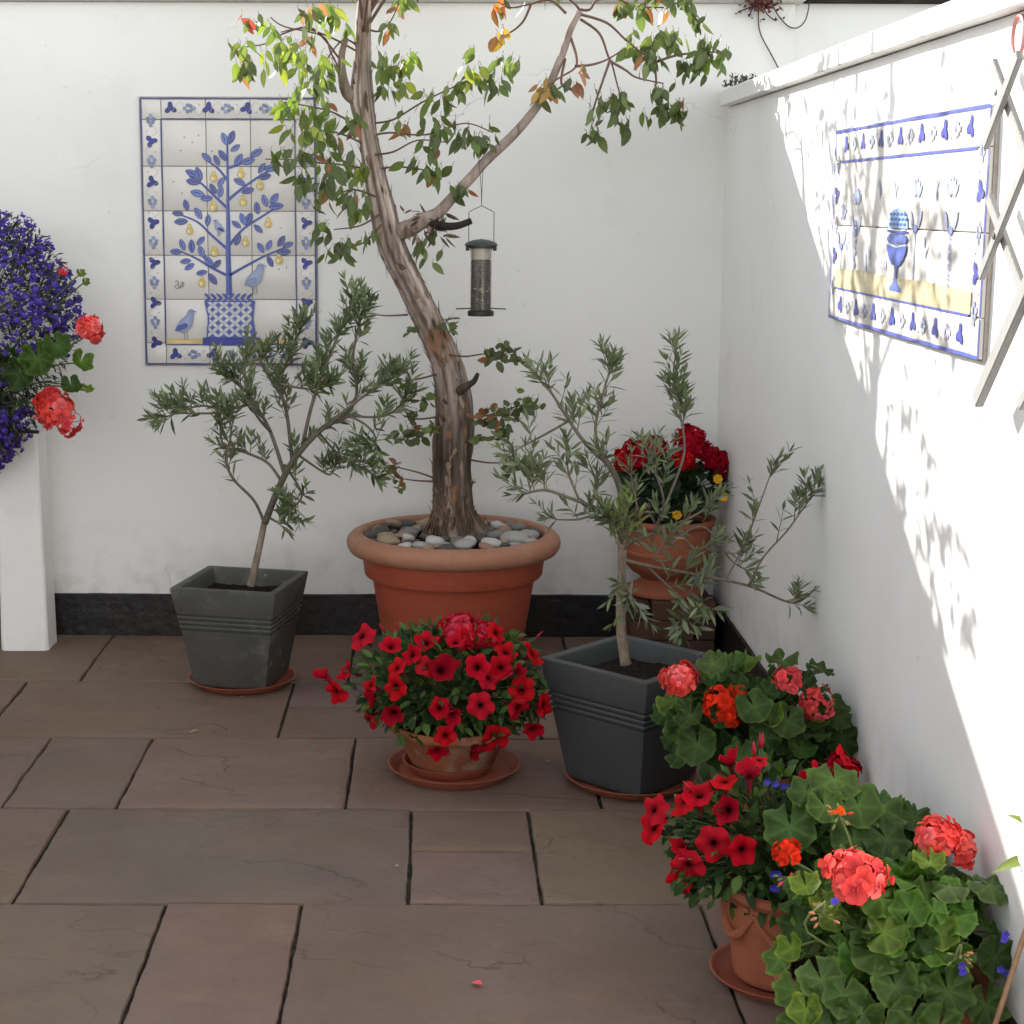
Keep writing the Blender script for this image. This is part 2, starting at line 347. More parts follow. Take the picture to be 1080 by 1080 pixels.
w = MB(); w.box((-3.3,-7.6,-.06),(-3.1,-.002,WT+.35)); w.build('sky_blocker_wall', m_wall, bw, (-1,.1,0))  # added unseen wall on the left, blocks low sky from the side wall
w = MB()
vs = [];
for i in range(121):
    x = -4.2 + 5.185*i/120; zt = .149 + noise.noise(V((x*4,0,5)))*.003 + noise.noise(V((x*14,0,5)))*.0015
    for yy, zz in ((.002,zt),(-.010,zt-.003),(-.013,zt-.08),(-.013,-.012)): vs.append((x,yy,zz))
w.add(vs, [(i*4+k, i*4+k+1, i*4+k+5, i*4+k+4) for i in range(120) for k in range(3)])
w.build('plinth_band', m_plinth, bw, (-1,.1,0))
w = MB(); w.box((-4.2,-.035,WT+.002),(1.23,.26,WT+.075), b=.008); w.build('coping', m_coat_grey, bw, (-1,.1,0))

rw = thing('garden_wall', 'white painted side wall, sunlit, carrying the goblet tile picture and trellis', 'wall', (WX+.1,-3,0))
w = MB(); w.box((WX+.006,-7.6,-.06),(WX+.19,-.012,1.822)); wavy_sheet(w, V((WX,0,0)), V((0,-7.6,0)), V((0,0,1.826)), 220, 56, V((-1,0,0)), .005)
w.build('wall_face', m_wall2, rw, (WX+.1,-3,0))
w = MB(); rings = []
for i in range(131):
    yy = -.04 - 7.5*i/130; q = V((0, yy*1.3, 1)); zb = 1.829 + noise.noise(q)*.003 + noise.noise(q*6)*.0012; xo = WX - .032 + noise.noise(q*1.5+V((4,0,0)))*.002
    rings.append([V((WX+.2,yy,zb)), V((xo+.003,yy,zb)), V((xo,yy,zb+.003)), V((xo,yy,zb+.047)), V((xo+.006,yy,zb+.052)), V((WX+.2,yy,zb+.062))])
w.loft(rings, True, True, True); w.build('coping', m_trim, rw, (WX+.1,-3,0))
w = MB(); vs = []
for i in range(161):
    yy = -.014 - 7.5*i/160; zt = .149 + noise.noise(V((yy*4,2,5)))*.004 + noise.noise(V((yy*15,2,5)))*.002
    for xx, zz in ((WX-.001,zt),(WX-.010,zt-.003),(WX-.013,zt-.08),(WX-.013,-.012)): vs.append((xx,yy,zz))
w.add(vs, [(i*4+k, i*4+k+1, i*4+k+5, i*4+k+4) for i in range(160) for k in range(3)])
w.build('plinth_band', m_plinth, rw, (WX+.1,-3,0))

nw = thing('boundary_wall', 'pale wall beyond the side wall with dark weathered top', 'wall', (2.5,.2,0))
w = MB(); w.box((1.203,.05,-.06),(5,.27,2.172)); w.build('wall_face', m_wall, nw, (2.5,.2,0))
w = MB(); w.box((1.24,.0,2.175),(5,.30,2.25), b=.01); w.build('coping', m_coat_dark, nw, (2.5,.2,0))

# ------------------------------------------------------------------ tile pictures
BL, BD, BG, YE = (.045,.075,.32), (.02,.025,.22), (.20,.24,.40), (.72,.55,.20)
CREAM = (.69,.665,.625)
class Panel:
    """flat drawing on a wall: to3(u,v) gives the wall point in metres, nrm the way it faces"""
    def __init__(s, o, eu, ev, nrm, W, H): s.o, s.eu, s.ev, s.n, s.W, s.H = V(o), V(eu), V(ev), V(nrm), W, H; s.flip = s.eu.cross(s.ev).dot(s.n) < 0; s.lift = 0
    def p(s, u, v, h=0): return s.o + s.eu*u + s.ev*v + s.n*h
    def poly(s, mb, pts, h, col):
        s.lift = (s.lift + 1) % 9; h = h + s.lift*.00012
        vs = [s.p(u, v, h) for u, v in pts]; c = V((0,0,0))
        for q in vs: c += q
        c /= len(vs); n = len(vs); f = [(i, (i+1) % n, n) for i in range(n)]
        if s.flip: f = [t[::-1] for t in f]
        a = sum(pts[i][0]*pts[(i+1)%n][1] - pts[(i+1)%n][0]*pts[i][1] for i in range(n))
        if a < 0: f = [t[::-1] for t in f]
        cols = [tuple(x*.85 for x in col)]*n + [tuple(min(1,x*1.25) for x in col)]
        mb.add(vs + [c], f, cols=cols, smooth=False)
    def strip(s, mb, pts, wds, h, col):
        s.lift = (s.lift + 1) % 9; h = h + s.lift*.00012
        L, Rr = [], []
        for i, (u, v) in enumerate(pts):
            a = pts[max(i-1,0)]; b = pts[min(i+1,len(pts)-1)]; d = V((b[0]-a[0], b[1]-a[1])); d = d.normalized() if d.length > 1e-9 else V((1,0))
            n = V((-d.y, d.x)); wd = wds[i] if isinstance(wds, (list,tuple)) else wds
            L.append(s.p(u+n.x*wd/2, v+n.y*wd/2, h)); Rr.append(s.p(u-n.x*wd/2, v-n.y*wd/2, h))
        k = len(pts); f = [(i, k+i, k+i+1, i+1) for i in range(k-1)]
        if s.flip: f = [t[::-1] for t in f]
        mb.add(L + Rr, f, col, smooth=False)
    def ell(s, mb, c, a, b, ang, h, col, n=10, tip=0):
        pts = []
        for k in range(n):
            t = 2*PI*k/n; x = a*math.cos(t); yv = b*math.sin(t)*(1 - tip*math.cos(t))
            if tip > 1: yv = b*math.sin(t)*abs(math.sin(t))**.5
            pts.append((c[0] + x*math.cos(ang) - yv*math.sin(ang), c[1] + x*math.sin(ang) + yv*math.cos(ang)))
        s.poly(mb, pts, h, col)
def cspl(pts, per=5): return [(q.x, q.y) for q in spline([V((a,b,0)) for a, b in pts], per)]
def tiles(pn, xs, ys, parent, root, th=.008):
    for i in range(len(xs)-1):
        for j in range(len(ys)-1):
            gp = .0011; mb = MB(); f_ = R.uniform(.97,1.03); c = tuple(q*f_ for q in CREAM); b = .0018
            x0, x1, y0, y1 = xs[i]+gp, xs[i+1]-gp, ys[j]+gp, ys[j+1]-gp
            ringf = lambda ins, h: [pn.p(x0+ins,y0+ins,h), pn.p(x1-ins,y0+ins,h), pn.p(x1-ins,y1-ins,h), pn.p(x0+ins,y1-ins,h)]
            rg = [ringf(0,.001), ringf(0,th-b), ringf(b*.4,th-b*.4), ringf(b,th)]
            if pn.flip: rg = [r[::-1] for r in rg]
            mb.loft(rg, True, False, True, c, smooth=False)
            mb.build('tile', m_tile, parent, root)
def grapeleaf(pn, mb, c, r, ang, h, col):
    pts = []
    for k in range(20):
        t = 2*PI*k/20; q = r*(.72 + .28*math.cos(3*t))*(1 if abs(t-PI) > .3 else .6); pts.append((c[0]+q*math.cos(t+ang), c[1]+q*math.sin(t+ang)))
    pn.poly(mb, pts, h, col)
def grapes(pn, mb, c, r, ang, h, col):
    for (a, b) in ((-.8,0),(-.3,.5),(-.3,-.5),(.2,.35),(.2,-.35),(.75,0)):
        u = a*math.cos(ang)-b*math.sin(ang); v = a*math.sin(ang)+b*math.cos(ang)
        pn.ell(mb, (c[0]+u*r, c[1]+v*r), r*.34, r*.34, 0, h, jit(col,.3), 7)
def border(pn, parent, root, bw_, per, h, colleaf=BD, colgr=BG, lean=0):
    W, H = pn.W, pn.H
    def run(a, b, ph):
        mb = MB()
        a = V((*a,0)); b = V((*b,0)); L = (b-a).length; d = (b-a)/L; nn = V((-d.y, d.x, 0)); n = max(2, round(L/per)); ang = math.atan2(d.y, d.x)
        for k in range(n):
            c = a + d*(L*(k+.5)/n)
            if (k + ph) % 2: grapeleaf(pn, mb, (c.x,c.y), bw_*.34, ang+PI/2+R.uniform(-.3,.3)+lean, h, jit(colleaf,.2))
            else: grapes(pn, mb, (c.x,c.y), bw_*.30, ang, h, colgr)
            m = c + d*(L/n*.5)
            if k < n-1:
                sg = 1 if k % 2 else -1
                pn.strip(mb, cspl([(c.x+nn.x*bw_*.30*sg, c.y+nn.y*bw_*.30*sg), (m.x-nn.x*bw_*.32*sg, m.y-nn.y*bw_*.32*sg), (m.x+d.x*L/n*.42+nn.x*bw_*.28*sg, m.y+d.y*L/n*.42+nn.y*bw_*.28*sg)]), .0012, h, (.42,.38,.40))
                pn.ell(mb, (m.x+nn.x*bw_*.2*sg, m.y+nn.y*bw_*.2*sg), .0045,.0028, R.uniform(0,3), h, (.46,.42,.44), 6)
        mb.build('vine_border', m_paint, parent, root)
    o = bw_*.52
    run((o*2,H-o),(W-o*2,H-o),1); run((o*2,o),(W-o*2,o),1); run((o,H-o*1.2),(o,o*1.2),0); run((W-o,H-o*1.2),(W-o,o*1.2),0)
def frames(pn, parent, root, insets, wd, h, col):
    mb = MB(); W, H = pn.W, pn.H
    for i in insets:
        q = [(i,i),(W-i,i),(W-i,H-i),(i,H-i)]
        for k in range(4):
            a, b = q[k], q[(k+1)%4]; n = 14
            pn.strip(mb, [(lerp(a[0],b[0],t/n)+R.uniform(-.0006,.0006), lerp(a[1],b[1],t/n)+R.uniform(-.0006,.0006)) for t in range(n+1)], [wd*R.uniform(.75,1.2) for _ in range(n+1)], h, col)
    mb.build('painted_frame_line', m_paint, parent, root)

# --- the pear tree picture on the rear wall
TPR = (-.695, -.005, .955)
tp = thing('tile_picture', 'upright tile picture of a blue pear tree in a pot on rear wall', 'tile picture', TPR)
W1, H1 = .589, .897
p1 = Panel((-.988,-.0055,.957), (1,0,0), (0,0,1), (0,-1,0), W1, H1)
mb = MB(); mb.box((-.988-.004,-.0062,.953),(-.988+W1+.004,.003,.957+H1+.004)); mb.build('grout_backing', m_grout, tp, TPR)
tiles(p1, [0,.0705,.22,.3695,.519,.589], [0,.0745,.2235,.3725,.5215,.6705,.8245,.897], tp, TPR)
def q1(x, y):                                                     # measured on the enlarged photograph
    t = (y-48)/976; xl = 55+35*t; xr = 699+19*t; return ((x-xl)/(xr-xl)*W1, (1-t)*H1)
S1 = W1/640; hP = .0093
frames(p1, tp, TPR, [.003], .006, hP, (.05,.06,.20)); frames(p1, tp, TPR, [.070], .0045, hP+.0011, (.05,.06,.20))
border(p1, tp, TPR, .068, .068, hP)
tr = MB()
def st(pts, wds, col=BL, h=hP): p1.strip(tr, cspl([q1(*q) for q in pts]), wds, h, col)
def stw(pts, w0, w1, col=BL, h=hP):
    s = cspl([q1(*q) for q in pts]); p1.strip(tr, s, [lerp(w0,w1,i/(len(s)-1))*S1 for i in range(len(s))], h, col)
stw([(392,765),(389,690),(386,600),(385,500),(383,440),(381,330),(378,205)], 24, 6, (.075,.12,.42))
stw([(396,765),(393,690),(390,600),(389,500),(386,440),(383,330),(379,205)], 5, 2, (.03,.05,.25), hP+.0012)
brs = [[(381,345),(345,302),(300,270)],[(383,448),(330,398),(275,348),(240,330)],[(386,598),(325,545),(270,495),(185,462)],[(389,695),(320,660),(270,630),(205,600)],
 [(381,300),(430,283),(495,245)],[(385,415),(440,370),(500,328),(550,300)],[(387,585),(440,522),(520,468),(575,432)],[(390,692),(460,652),(520,620),(615,580)]]
for b in brs: stw(b, 11, 5)
lv = [(368,195,1.9),(393,190,1.2),(408,228,.6),(303,262,2.4),(340,272,2.0),(362,255,2.2),(420,270,1.0),(455,275,.3),(485,245,.5),(250,320,2.7),(275,322,1.9),(255,350,3.0),(272,392,2.9),(305,410,.1),(328,375,2.1),(355,385,1.4),(357,350,.9),
 (230,435,1.8),(200,465,3.1),(212,495,3.2),(275,465,2.1),(310,490,1.4),(425,350,2.7),(455,382,.3),(505,300,1.0),(540,300,.2),(515,330,.2),(490,445,1.7),(518,418,1.9),(552,410,.9),(560,438,.1),(415,505,2.5),(438,485,1.9),(460,485,1.1),(420,560,1.2),(495,520,2.4),
 (195,605,3.1),(218,580,1.9),(252,585,1.6),(288,605,1.9),(230,640,3.3),(245,660,3.7),(285,565,.8),(315,640,2.3),(345,650,.8),(290,682,.2),(330,705,2.2),(505,590,2.1),(535,580,1.1),(580,565,1.0),(590,605,.1),(605,578,.3),(540,640,2.0)]
for x, yv, a in lv:
    u, v = q1(x, yv); L = R.uniform(.018,.0235)
    p1.ell(tr, (u,v), L*1.08, L*.54, a, hP+.0006, BD, 12, 2); p1.ell(tr, (u,v), L*.96, L*.44, a, hP+.0018, jit((.13,.175,.46),.35), 12, 2); p1.ell(tr, (u-.001,v+.001), L*.7, L*.10, a, hP+.0030, BD, 8, 2)
tr.build('painted_tree', m_paint, tp, TPR)
for x, yv in [(330,333),(330,440),(245,525),(337,605),(292,717),(430,320),(500,362),(440,420),(532,500),(450,568),(573,632)]:
    tr = MB(); u, v = q1(x, yv); p1.ell(tr, (u,v-.003), .0128,.0138, 0, hP+.0024, (.60,.44,.13), 14); p1.ell(tr, (u,v+.011), .0072,.010, 0, hP+.0024, (.62,.47,.16), 10); p1.ell(tr, (u-.004,v-.005), .005,.009, .3, hP+.0036, (.80,.66,.30), 9)
    tr.build('painted_pear', m_paint, tp, TPR)
tr = MB()
pts = [(303,785),(318,850),(312,925),(492,925),(478,850),(485,785)]
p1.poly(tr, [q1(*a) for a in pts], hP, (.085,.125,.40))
cw = 41
for i in range(4):
    for j in range(4):
        cx, cyy = 332+i*cw, 802+j*33; c = q1(cx, cyy)
        for a in range(4):
            an = PI/4 + a*PI/2; d = (math.cos(an)*cw*.36*S1, math.sin(an)*cw*.36*S1)
            if i < 4: p1.ell(tr, (c[0]+d[0]*.95, c[1]+d[1]*.8), .0150,.0058, math.atan2(d[1]*.85,d[0]), hP+.0012, (.56,.56,.58), 10, 2)
for a, b in (((303,785),(318,850)),((318,850),(312,925)),((485,785),(478,850)),((478,850),(492,925)),((303,787),(485,787))):
    p1.strip(tr, [q1(*a), q1(*b)], 5*S1, hP+.0024, (.07,.10,.38))
for k in range(8):
    x = 312+k*22; a = .7 if k < 4 else 2.4
    p1.ell(tr, q1(x, 768), .014,.005, PI-a, hP+.0012, jit(BL,.2), 10, 2); p1.ell(tr, q1(x, 782), .012,.004, a, hP+.0024, jit(BL,.2), 10, 2)
tr.build('painted_pot', m_paint, tp, TPR)
tr = MB()
def rect(x0,y0,x1,y1,col,h=hP): p1.poly(tr, [q1(x0,y0),q1(x1,y0),q1(x1,y1),q1(x0,y1)], h, col)
rect(160,926,296,950,(.62,.48,.20)); rect(508,926,636,950,(.62,.48,.20)); rect(297,922,507,952,(.03,.045,.30), hP+.0012)
tr.build('painted_ground_band', m_paint, tp, TPR)
def bird(cx, cy, s, fl, dark):
    tr = MB()
    def b(x, y): return q1(cx + fl*x*s, cy + y*s)
    body = [(-36,28),(-30,8),(-14,-14),(4,-30),(10,-46),(22,-52),(32,-46),(33,-34),(30,-14),(26,8),(12,26),(-8,36)]
    p1.poly(tr, [b(*a) for a in cspl(body+[body[0]],3)[:-1]], hP+.0036, (.30,.35,.50))
    p1.poly(tr, [b(*a) for a in [(-38,30),(-26,10),(0,0),(12,8),(2,20),(-18,28)]], hP+.0048, dark)
    p1.poly(tr, [b(*a) for a in [(32,-46),(44,-42),(32,-39)]], hP+.0048, BG)
    for x in (-4, 6): p1.strip(tr, [b(x,32), b(x+4,62)], 2.5*S1, hP+.0036, (.2,.2,.3))
    p1.ell(tr, b(25,-44), .002,.002, 0, hP+.006, BD, 6)
    tr.build('painted_bird', m_paint, tp, TPR)
bird(232,868,1.0,1,(.07,.09,.35)); bird(484,698,1.0,1,(.24,.27,.46)); bird(352,515,.55,-1,BD)
tr = MB()
for x, yv in [(220,190),(250,208),(272,183),(208,238),(183,350),(215,392),(498,225),(322,240),(600,662),(572,668),(578,518)]: p1.ell(tr, q1(x,yv), .0035,.0018, R.uniform(0,3), hP, (.12,.12,.2), 7)
for s_ in ([(193,718),(200,712),(205,720),(197,728),(192,738)],[(204,712),(206,738),(212,736)],[(212,722),(220,718),(218,730),(212,728),(213,742)],[(220,716),(226,724),(216,730)],[(196,742),(226,732)]):
    p1.strip(tr, cspl([q1(*a) for a in s_],3), 2.2*S1, hP, (.1,.1,.16))
tr.build('painted_marks', m_paint, tp, TPR)

# --- the goblet picture on the side wall
W2, H2 = 1.155, .448
TG = (WX-.004, -2.2, 1.233)
tg = thing('tile_picture', 'wide tile picture with a blue goblet between flowers on sunlit side wall', 'tile picture', TG)
p2 = Panel((WX-.0055,-1.640,1.233), (0,-1,0), (0,0,1), (-1,0,0), W2, H2)
mb = MB(); mb.box((WX-.0062,-1.640-W2-.004,1.229),(WX+.003,-1.636,1.233+H2+.004)); mb.build('grout_backing', m_grout, tg, TG)
tiles(p2, [0,.0525,.2025,.3525,.5025,.6525,.8025,.9525,1.1025,1.155], [0,.074,.224,.374,.448], tg, TG)
def q2(x, y):
    w = PX(860 + x/3, 90 + y/3, WX-.01); return (-1.640 - w.y, w.z - 1.233)
frames(p2, tg, TG, [.003], .007, hP, (.10,.12,.42)); 
mb = MB()
for v in (.075, .373): p2.strip(mb, [(.07,v),(.3,v),(.6,v),(.9,v),(1.09,v)], .005, hP, (.10,.12,.42))
mb.build('painted_frame_line', m_paint, tg, TG)
border(p2, tg, TG, .07, .075, hP, (.07,.08,.35), (.34,.36,.46))
tr = MB(); a0 = q2(85,605); 
p2.poly(tr, [(.055,.077),(.58,.077),(1.10,.077),(1.10,.118),(.8,.124),(.58,.120),(.3,.126),(.055,.120)], hP, (.60,.52,.32)); tr.build('painted_ground_band', m_paint, tg, TG)
tr = MB(); gc = q2(270,430)[0]
def go(pts, col, h=hP+.0012): p2.poly(tr, [(gc+a*1.2, .093+(b-.073)*.722) for a, b in pts], h, col)
go([(-.064,.255),(.064,.255),(.058,.285),(.035,.306),(0,.314),(-.035,.306),(-.058,.285)], (.30,.45,.68))
for i in range(5):
    for j in range(3):
        p2.ell(tr, (gc-.056+i*.027+(j%2)*.010, .233+j*.0105), .010,.003, .2, hP+.0024, (.12,.2,.52), 8)
go([(-.066,.225),(-.05,.238),(.05,.238),(.066,.225),(.055,.212),(-.055,.212)], (.14,.19,.50)); go([(-.064,.208),(.064,.208),(.060,.188),(.046,.166),(.022,.148),(-.022,.148),(-.046,.166),(-.060,.188)], (.10,.14,.45))
p2.strip(tr, [(gc-.076,.219),(gc,.215),(gc+.076,.219)], .006, hP+.0024, (.07,.09,.38)); p2.strip(tr, [(gc-.07,.191),(gc,.186),(gc+.07,.191)], .004, hP+.0024, (.5,.55,.7))
go([(-.013,.150),(.013,.150),(.007,.130),(.007,.112),(.014,.100),(.036,.084),(.040,.073),(-.040,.073),(-.036,.084),(-.014,.100),(-.007,.112),(-.007,.130)], (.13,.18,.48))
tr.build('painted_goblet', m_paint, tg, TG)
tr = MB(); LB = (.36,.39,.56)
for x, ht, tw in ((.10,.25,0),(.235,.285,1),(.72,.30,0),(.955,.30,2)):
    tr = MB()
    for k in range(5):
        an = PI/2 + (k-2)*.42; L = .034
        p2.ell(tr, (x+.03*math.cos(an), ht-.02+.03*math.sin(an)), L*.55, .008, an, hP, jit(LB,.25), 10, 2)
    for k in (-1,1): p2.ell(tr, (x+k*.03, ht-.055), .022,.009, PI/2-k*.6, hP, jit(LB,.25), 10, 2)
    p2.ell(tr, (x, ht-.075), .016,.009, 0, hP+.0012, (.2,.24,.5), 8)
    if tw == 0: p2.strip(tr, [(x,ht-.08),(x-.003,.1)], .007, hP, (.45,.48,.58))
    elif tw == 1:
        for k in range(9): p2.ell(tr, (x+(k%2-.5)*.008, .12+k*.014), .011,.005, (.6 if k%2 else 2.4), hP, jit((.2,.23,.45),.2), 8, 2)
    else:
        for k in range(7):
            p2.strip(tr, cspl([(x-.010,.10+k*.019),(x+.010,.11+k*.019),(x-.010,.119+k*.019)],3), .002, hP, (.25,.3,.55)); p2.strip(tr, cspl([(x+.010,.10+k*.019),(x-.010,.11+k*.019),(x+.010,.119+k*.019)],3), .002, hP+.001, (.25,.3,.55))
    tr.build('painted_flower', m_paint, tg, TG)
for x, z in ((.43,.30),(.56,.31),(.37,.16),(.5,.14),(.155,.17),(.33,.14),(.86,.30),(.80,.19)):
    tr = MB()
    for k in range(4): p2.ell(tr, (x+R.uniform(-.012,.012), z+R.uniform(-.02,.02)), .012,.004, R.uniform(.8,2.2), hP, jit(LB,.3), 8, 2)
    tr.build('painted_sprig', m_paint, tg, TG)

# ------------------------------------------------------------------ trellis on the side wall
TRL = (WX-.03,-3.3,1.5)
tl = thing('trellis', 'white expanding wooden diamond trellis fixed to the sunlit side wall', 'trellis', TRL)
def slat(a, b, x, w=.024, t=.010, mat=m_wood_white):
    a = V((x, *a)); b = V((x, *b)); d = (b-a).normalized(); L = (b-a).length; n = V((1,0,0)); s = d.cross(n)
    mt = Matrix((( n.x, s.x, d.x, a.x),(n.y, s.y, d.y, a.y),(n.z, s.z, d.z, a.z),(0,0,0,1)))
    k = MB(); k.box((-t/2,-w/2,0),(t/2,w/2,L), mat=mt, b=.0015); k.build('slat', mat, tl, TRL)
for a, b, x, w_, t_ in (((-2.850,1.745),(-3.52,1.19),0,.024,.010),((-2.868,1.518),(-3.30,1.19),0,.024,.010),((-3.10,1.74),(-3.76,1.19),0,.024,.010),((-3.34,1.74),(-4.0,1.19),0,.024,.010),((-3.58,1.74),(-4.2,1.14),0,.024,.010),
    ((-2.872,1.605),(-3.02,1.745),1,.024,.010),((-2.888,1.385),(-3.26,1.745),1,.024,.010),((-2.906,1.172),(-3.50,1.745),1,.034,.015),((-3.12,1.19),(-3.78,1.745),1,.024,.010),((-3.36,1.19),(-4.0,1.72),1,.024,.010),((-3.6,1.19),(-4.2,1.69),1,.024,.010)):
    slat(a, b, WX-.034-.013*x, w_*.82, t_)
k = MB()
for yy, zz in ((-2.93,1.69),(-2.96,1.455),(-3.2,1.70),(-3.2,1.46)):
    k.lathe([(0,0),(.006,0),(.006,.002),(0,.003)], (0,0,0), 8); 
    vs = k.v[-32:]; k.v[-32:] = [(WX-.052-c, yy+a, zz+b) for a, b, c in vs]
k.build('screw_head', m_wire, tl, TRL)
k = MB(); c = V((WX-.012,-2.905,1.783)); pts = [c + V((0, .028*math.cos(a), .034*math.sin(a))) for a in [2*PI*i/20 for i in range(21)]]
k.tube(pts, [.0035]*21, 6, cap=False); k.tube([(WX-.013,-2.905,1.816),(WX+.01,-2.905,1.816)],[.004,.004],6)
tag(k.build('wall_ring', m_pink, loc=c), 'small faded pink metal ring high on side wall above the trellis', 'ring')

# ------------------------------------------------------------------ white post at the left
PB = (-1.382,-.172,0)
post = thing('post', 'short white painted post against rear wall below the lobelia basket', 'post', PB)
k = MB(); rings = []
for i in range(15):
    t = i/14; z = .745*t; hw = lerp(.0785,.0765,t); e = .006 if 0 < i < 14 else .012; hx = hw + noise.noise(V((0,0,z*5)))*.002; y0, y1 = -.185-.055, -.185+.075
    x0, x1 = -1.376-hx-.012+.012*t, -1.383+hx-.012*t
    rings.append([V((x0+e,y0,z)),V((x1-e,y0,z)),V((x1,y0+e,z)),V((x1,y1,z)),V((x0,y1,z)),V((x0,y0+e,z))])
k.loft(rings, True, True, True, smooth=False); k.build('shaft', m_trim, post, PB)

# ------------------------------------------------------------------ plant makers
def leaf(mb, base, d, n, L, W, col, shape='lance', fold=.25, bend=.15, seg=4, col2=None):
    d = d.normalized(); n = (n - d*n.dot(d))
    n = n.normalized() if n.length > 1e-4 else d.orthogonal().normalized()
    s = d.cross(n); vs = []; cols = []
    for i in range(seg+1):
        t = i/seg
        if shape == 'lance': w = math.sin(PI*min(1, t**.85))**.8 if 0 < t < 1 else 0.04
        elif shape == 'oblong': w = math.sin(PI*t**.9)**.5 if 0 < t < 1 else .05
        elif shape == 'round': w = math.sin(PI*t**.8)**.55 if 0 < t < 1 else .05
        elif shape == 'strap': w = (1-t)**.5 if t > .1 else .7
        else: w = math.sin(PI*t**1.1)**.8 if 0 < t < 1 else .04
        w *= W*.5; c = base + d*(L*t) - n*(bend*L*t*t)
        up = n*(fold*w)
        vs += [c - s*w + up, c, c + s*w + up]
        cc = mix3(col, col2, t) if col2 else col; cols += [cc, tuple(q*1.18 for q in cc), cc]
    fs = []
    for i in range(seg):
        a = i*3; fs += [(a, a+1, a+4, a+3), (a+1, a+2, a+5, a+4)]
    mb.add(vs, fs, cols=cols)
def petal(mb, base, d, n, L, W, col, cup=.3, col2=None):
    d = d.normalized(); n = n - d*n.dot(d); n = n.normalized() if n.length > 1e-4 else d.orthogonal().normalized(); s = d.cross(n)
    vs, cols = [], []
    for t, w in ((0,.18),(.35,.75),(.7,1.0),(.92,.72),(1,.3)):
        c = base + d*(L*t) + n*(cup*L*(t*t - .15*t)*-1)
        for k in (-1, 0, 1): vs.append(c + s*(k*w*W*.5) + n*(abs(k)*.10*L*w)); cols.append(mix3(col, col2 or col, 1-t) if t < .5 else jit(col,.05))
    fs = []
    for i in range(4):
        a = i*3; fs += [(a,a+1,a+4,a+3),(a+1,a+2,a+5,a+4)]
    mb.add(vs, fs, cols=cols)
PEL_G = (.045,.108,.020)
def pel_leaf(mb, c, n, up, Rr, col, rr=R, curl=None):
    """round ruffled leaf: centre c, facing n, sinus towards up"""
    n = n.normalized(); u = up - n*up.dot(n); u = u.normalized() if u.length > 1e-4 else n.orthogonal().normalized(); s = n.cross(u)
    NA = 44; ph = rr.uniform(0,6.28); cup = rr.uniform(-.30,.42) if curl is None else curl*1.4; ruf = rr.uniform(.10,.24); lob = rr.choice([5,6,7]); pb = rr.uniform(0,6.28)
    vs = [c]; cols = [tuple(q*1.35 for q in col)]; rad_ = (.28,.55,.8,1.0)
    for j, r in enumerate(rad_):
        for k in range(NA+1):
            a = .16 + (2*PI-.32)*k/NA
            e = 1 + .075*math.cos(lob*(a-PI)) * r + .03*math.cos(lob*3*a) * (j == 3)
            q = Rr*r*e*(1 - .10*math.exp(-((a if a < PI else 2*PI-a)/.4)**2))
            z = Rr*(cup*r*r + ruf*r*r*math.cos(lob*(a-PI)+.4) + .09*r*r*math.sin(2*a+pb)) + Rr*.03*math.cos(lob*2*a)*r
            vs.append(c + (u*math.cos(a) + s*math.sin(a))*q + n*z)
            vein = .5+.5*math.cos(lob*(a-PI)); f = (.86 + .34*vein**5*(1.25-.7*r)) * (1.0, .97, 1.0, 1.25)[j]
            if j == 2: f *= .72
            if j == 1: f *= .92
            cols.append((col[0]*f*(1.15 if j == 3 else 1), col[1]*f, col[2]*f))
    W = NA+1; fs = [(0, 1+k, 2+k) for k in range(NA)]
    for j in range(3):
        for k in range(NA): a = 1+j*W+k; fs.append((a, a+W, a+W+1, a+1))
    mb.add(vs, fs, cols=cols)
def pel_head_mesh(name, col, r, seed, nfl=22, flat=.75, cols=None):
    rr = random.Random(seed); mb = MB()
    for i in range(nfl):
        f = (i+.5)/nfl; th = math.acos(1 - 1.2*f); ph = i*2.39996 + rr.uniform(-.2,.2)
        d = V((math.sin(th)*math.cos(ph), math.sin(th)*math.sin(ph), math.cos(th))); rad0 = r*rr.uniform(.66,.98)
        c = V((d.x*rad0, d.y*rad0, d.z*rad0*flat)); n = (d + rdir(rr)*.30).normalized(); a0 = rr.uniform(0,6.28); u = n.orthogonal().normalized(); s = n.cross(u)
        fc = jit(col if not cols else rr.choice(cols), .22, rr)
        for k in range(5):
            a = a0 + k*2*PI/5 + rr.uniform(-.15,.15); pd = u*math.cos(a) + s*math.sin(a)
            petal(mb, c, (pd + n*rr.uniform(.0,.28)), n, r*rr.uniform(.36,.48), r*rr.uniform(.34,.45), fc, rr.uniform(.1,.45), (fc[0]*.62, fc[1]*.4, fc[2]*.5))
            if rr.random() < .12: petal(mb, c + n*.003, (pd + n*.9), n, r*.3, r*.3, jit(fc,.1,rr), .2)
        mb.tube([c + n*.0005, c + n*.0045], [.0018,.0010], 5, col=(fc[0]*.9, min(.3,fc[1]*1.8+.05), fc[2]*1.6+.03))
        mb.tube([V((0,0,-r*.35)), c*.6, c], [.0011]*3, 4, col=(.07,.09,.03), mi=1)
    return mb
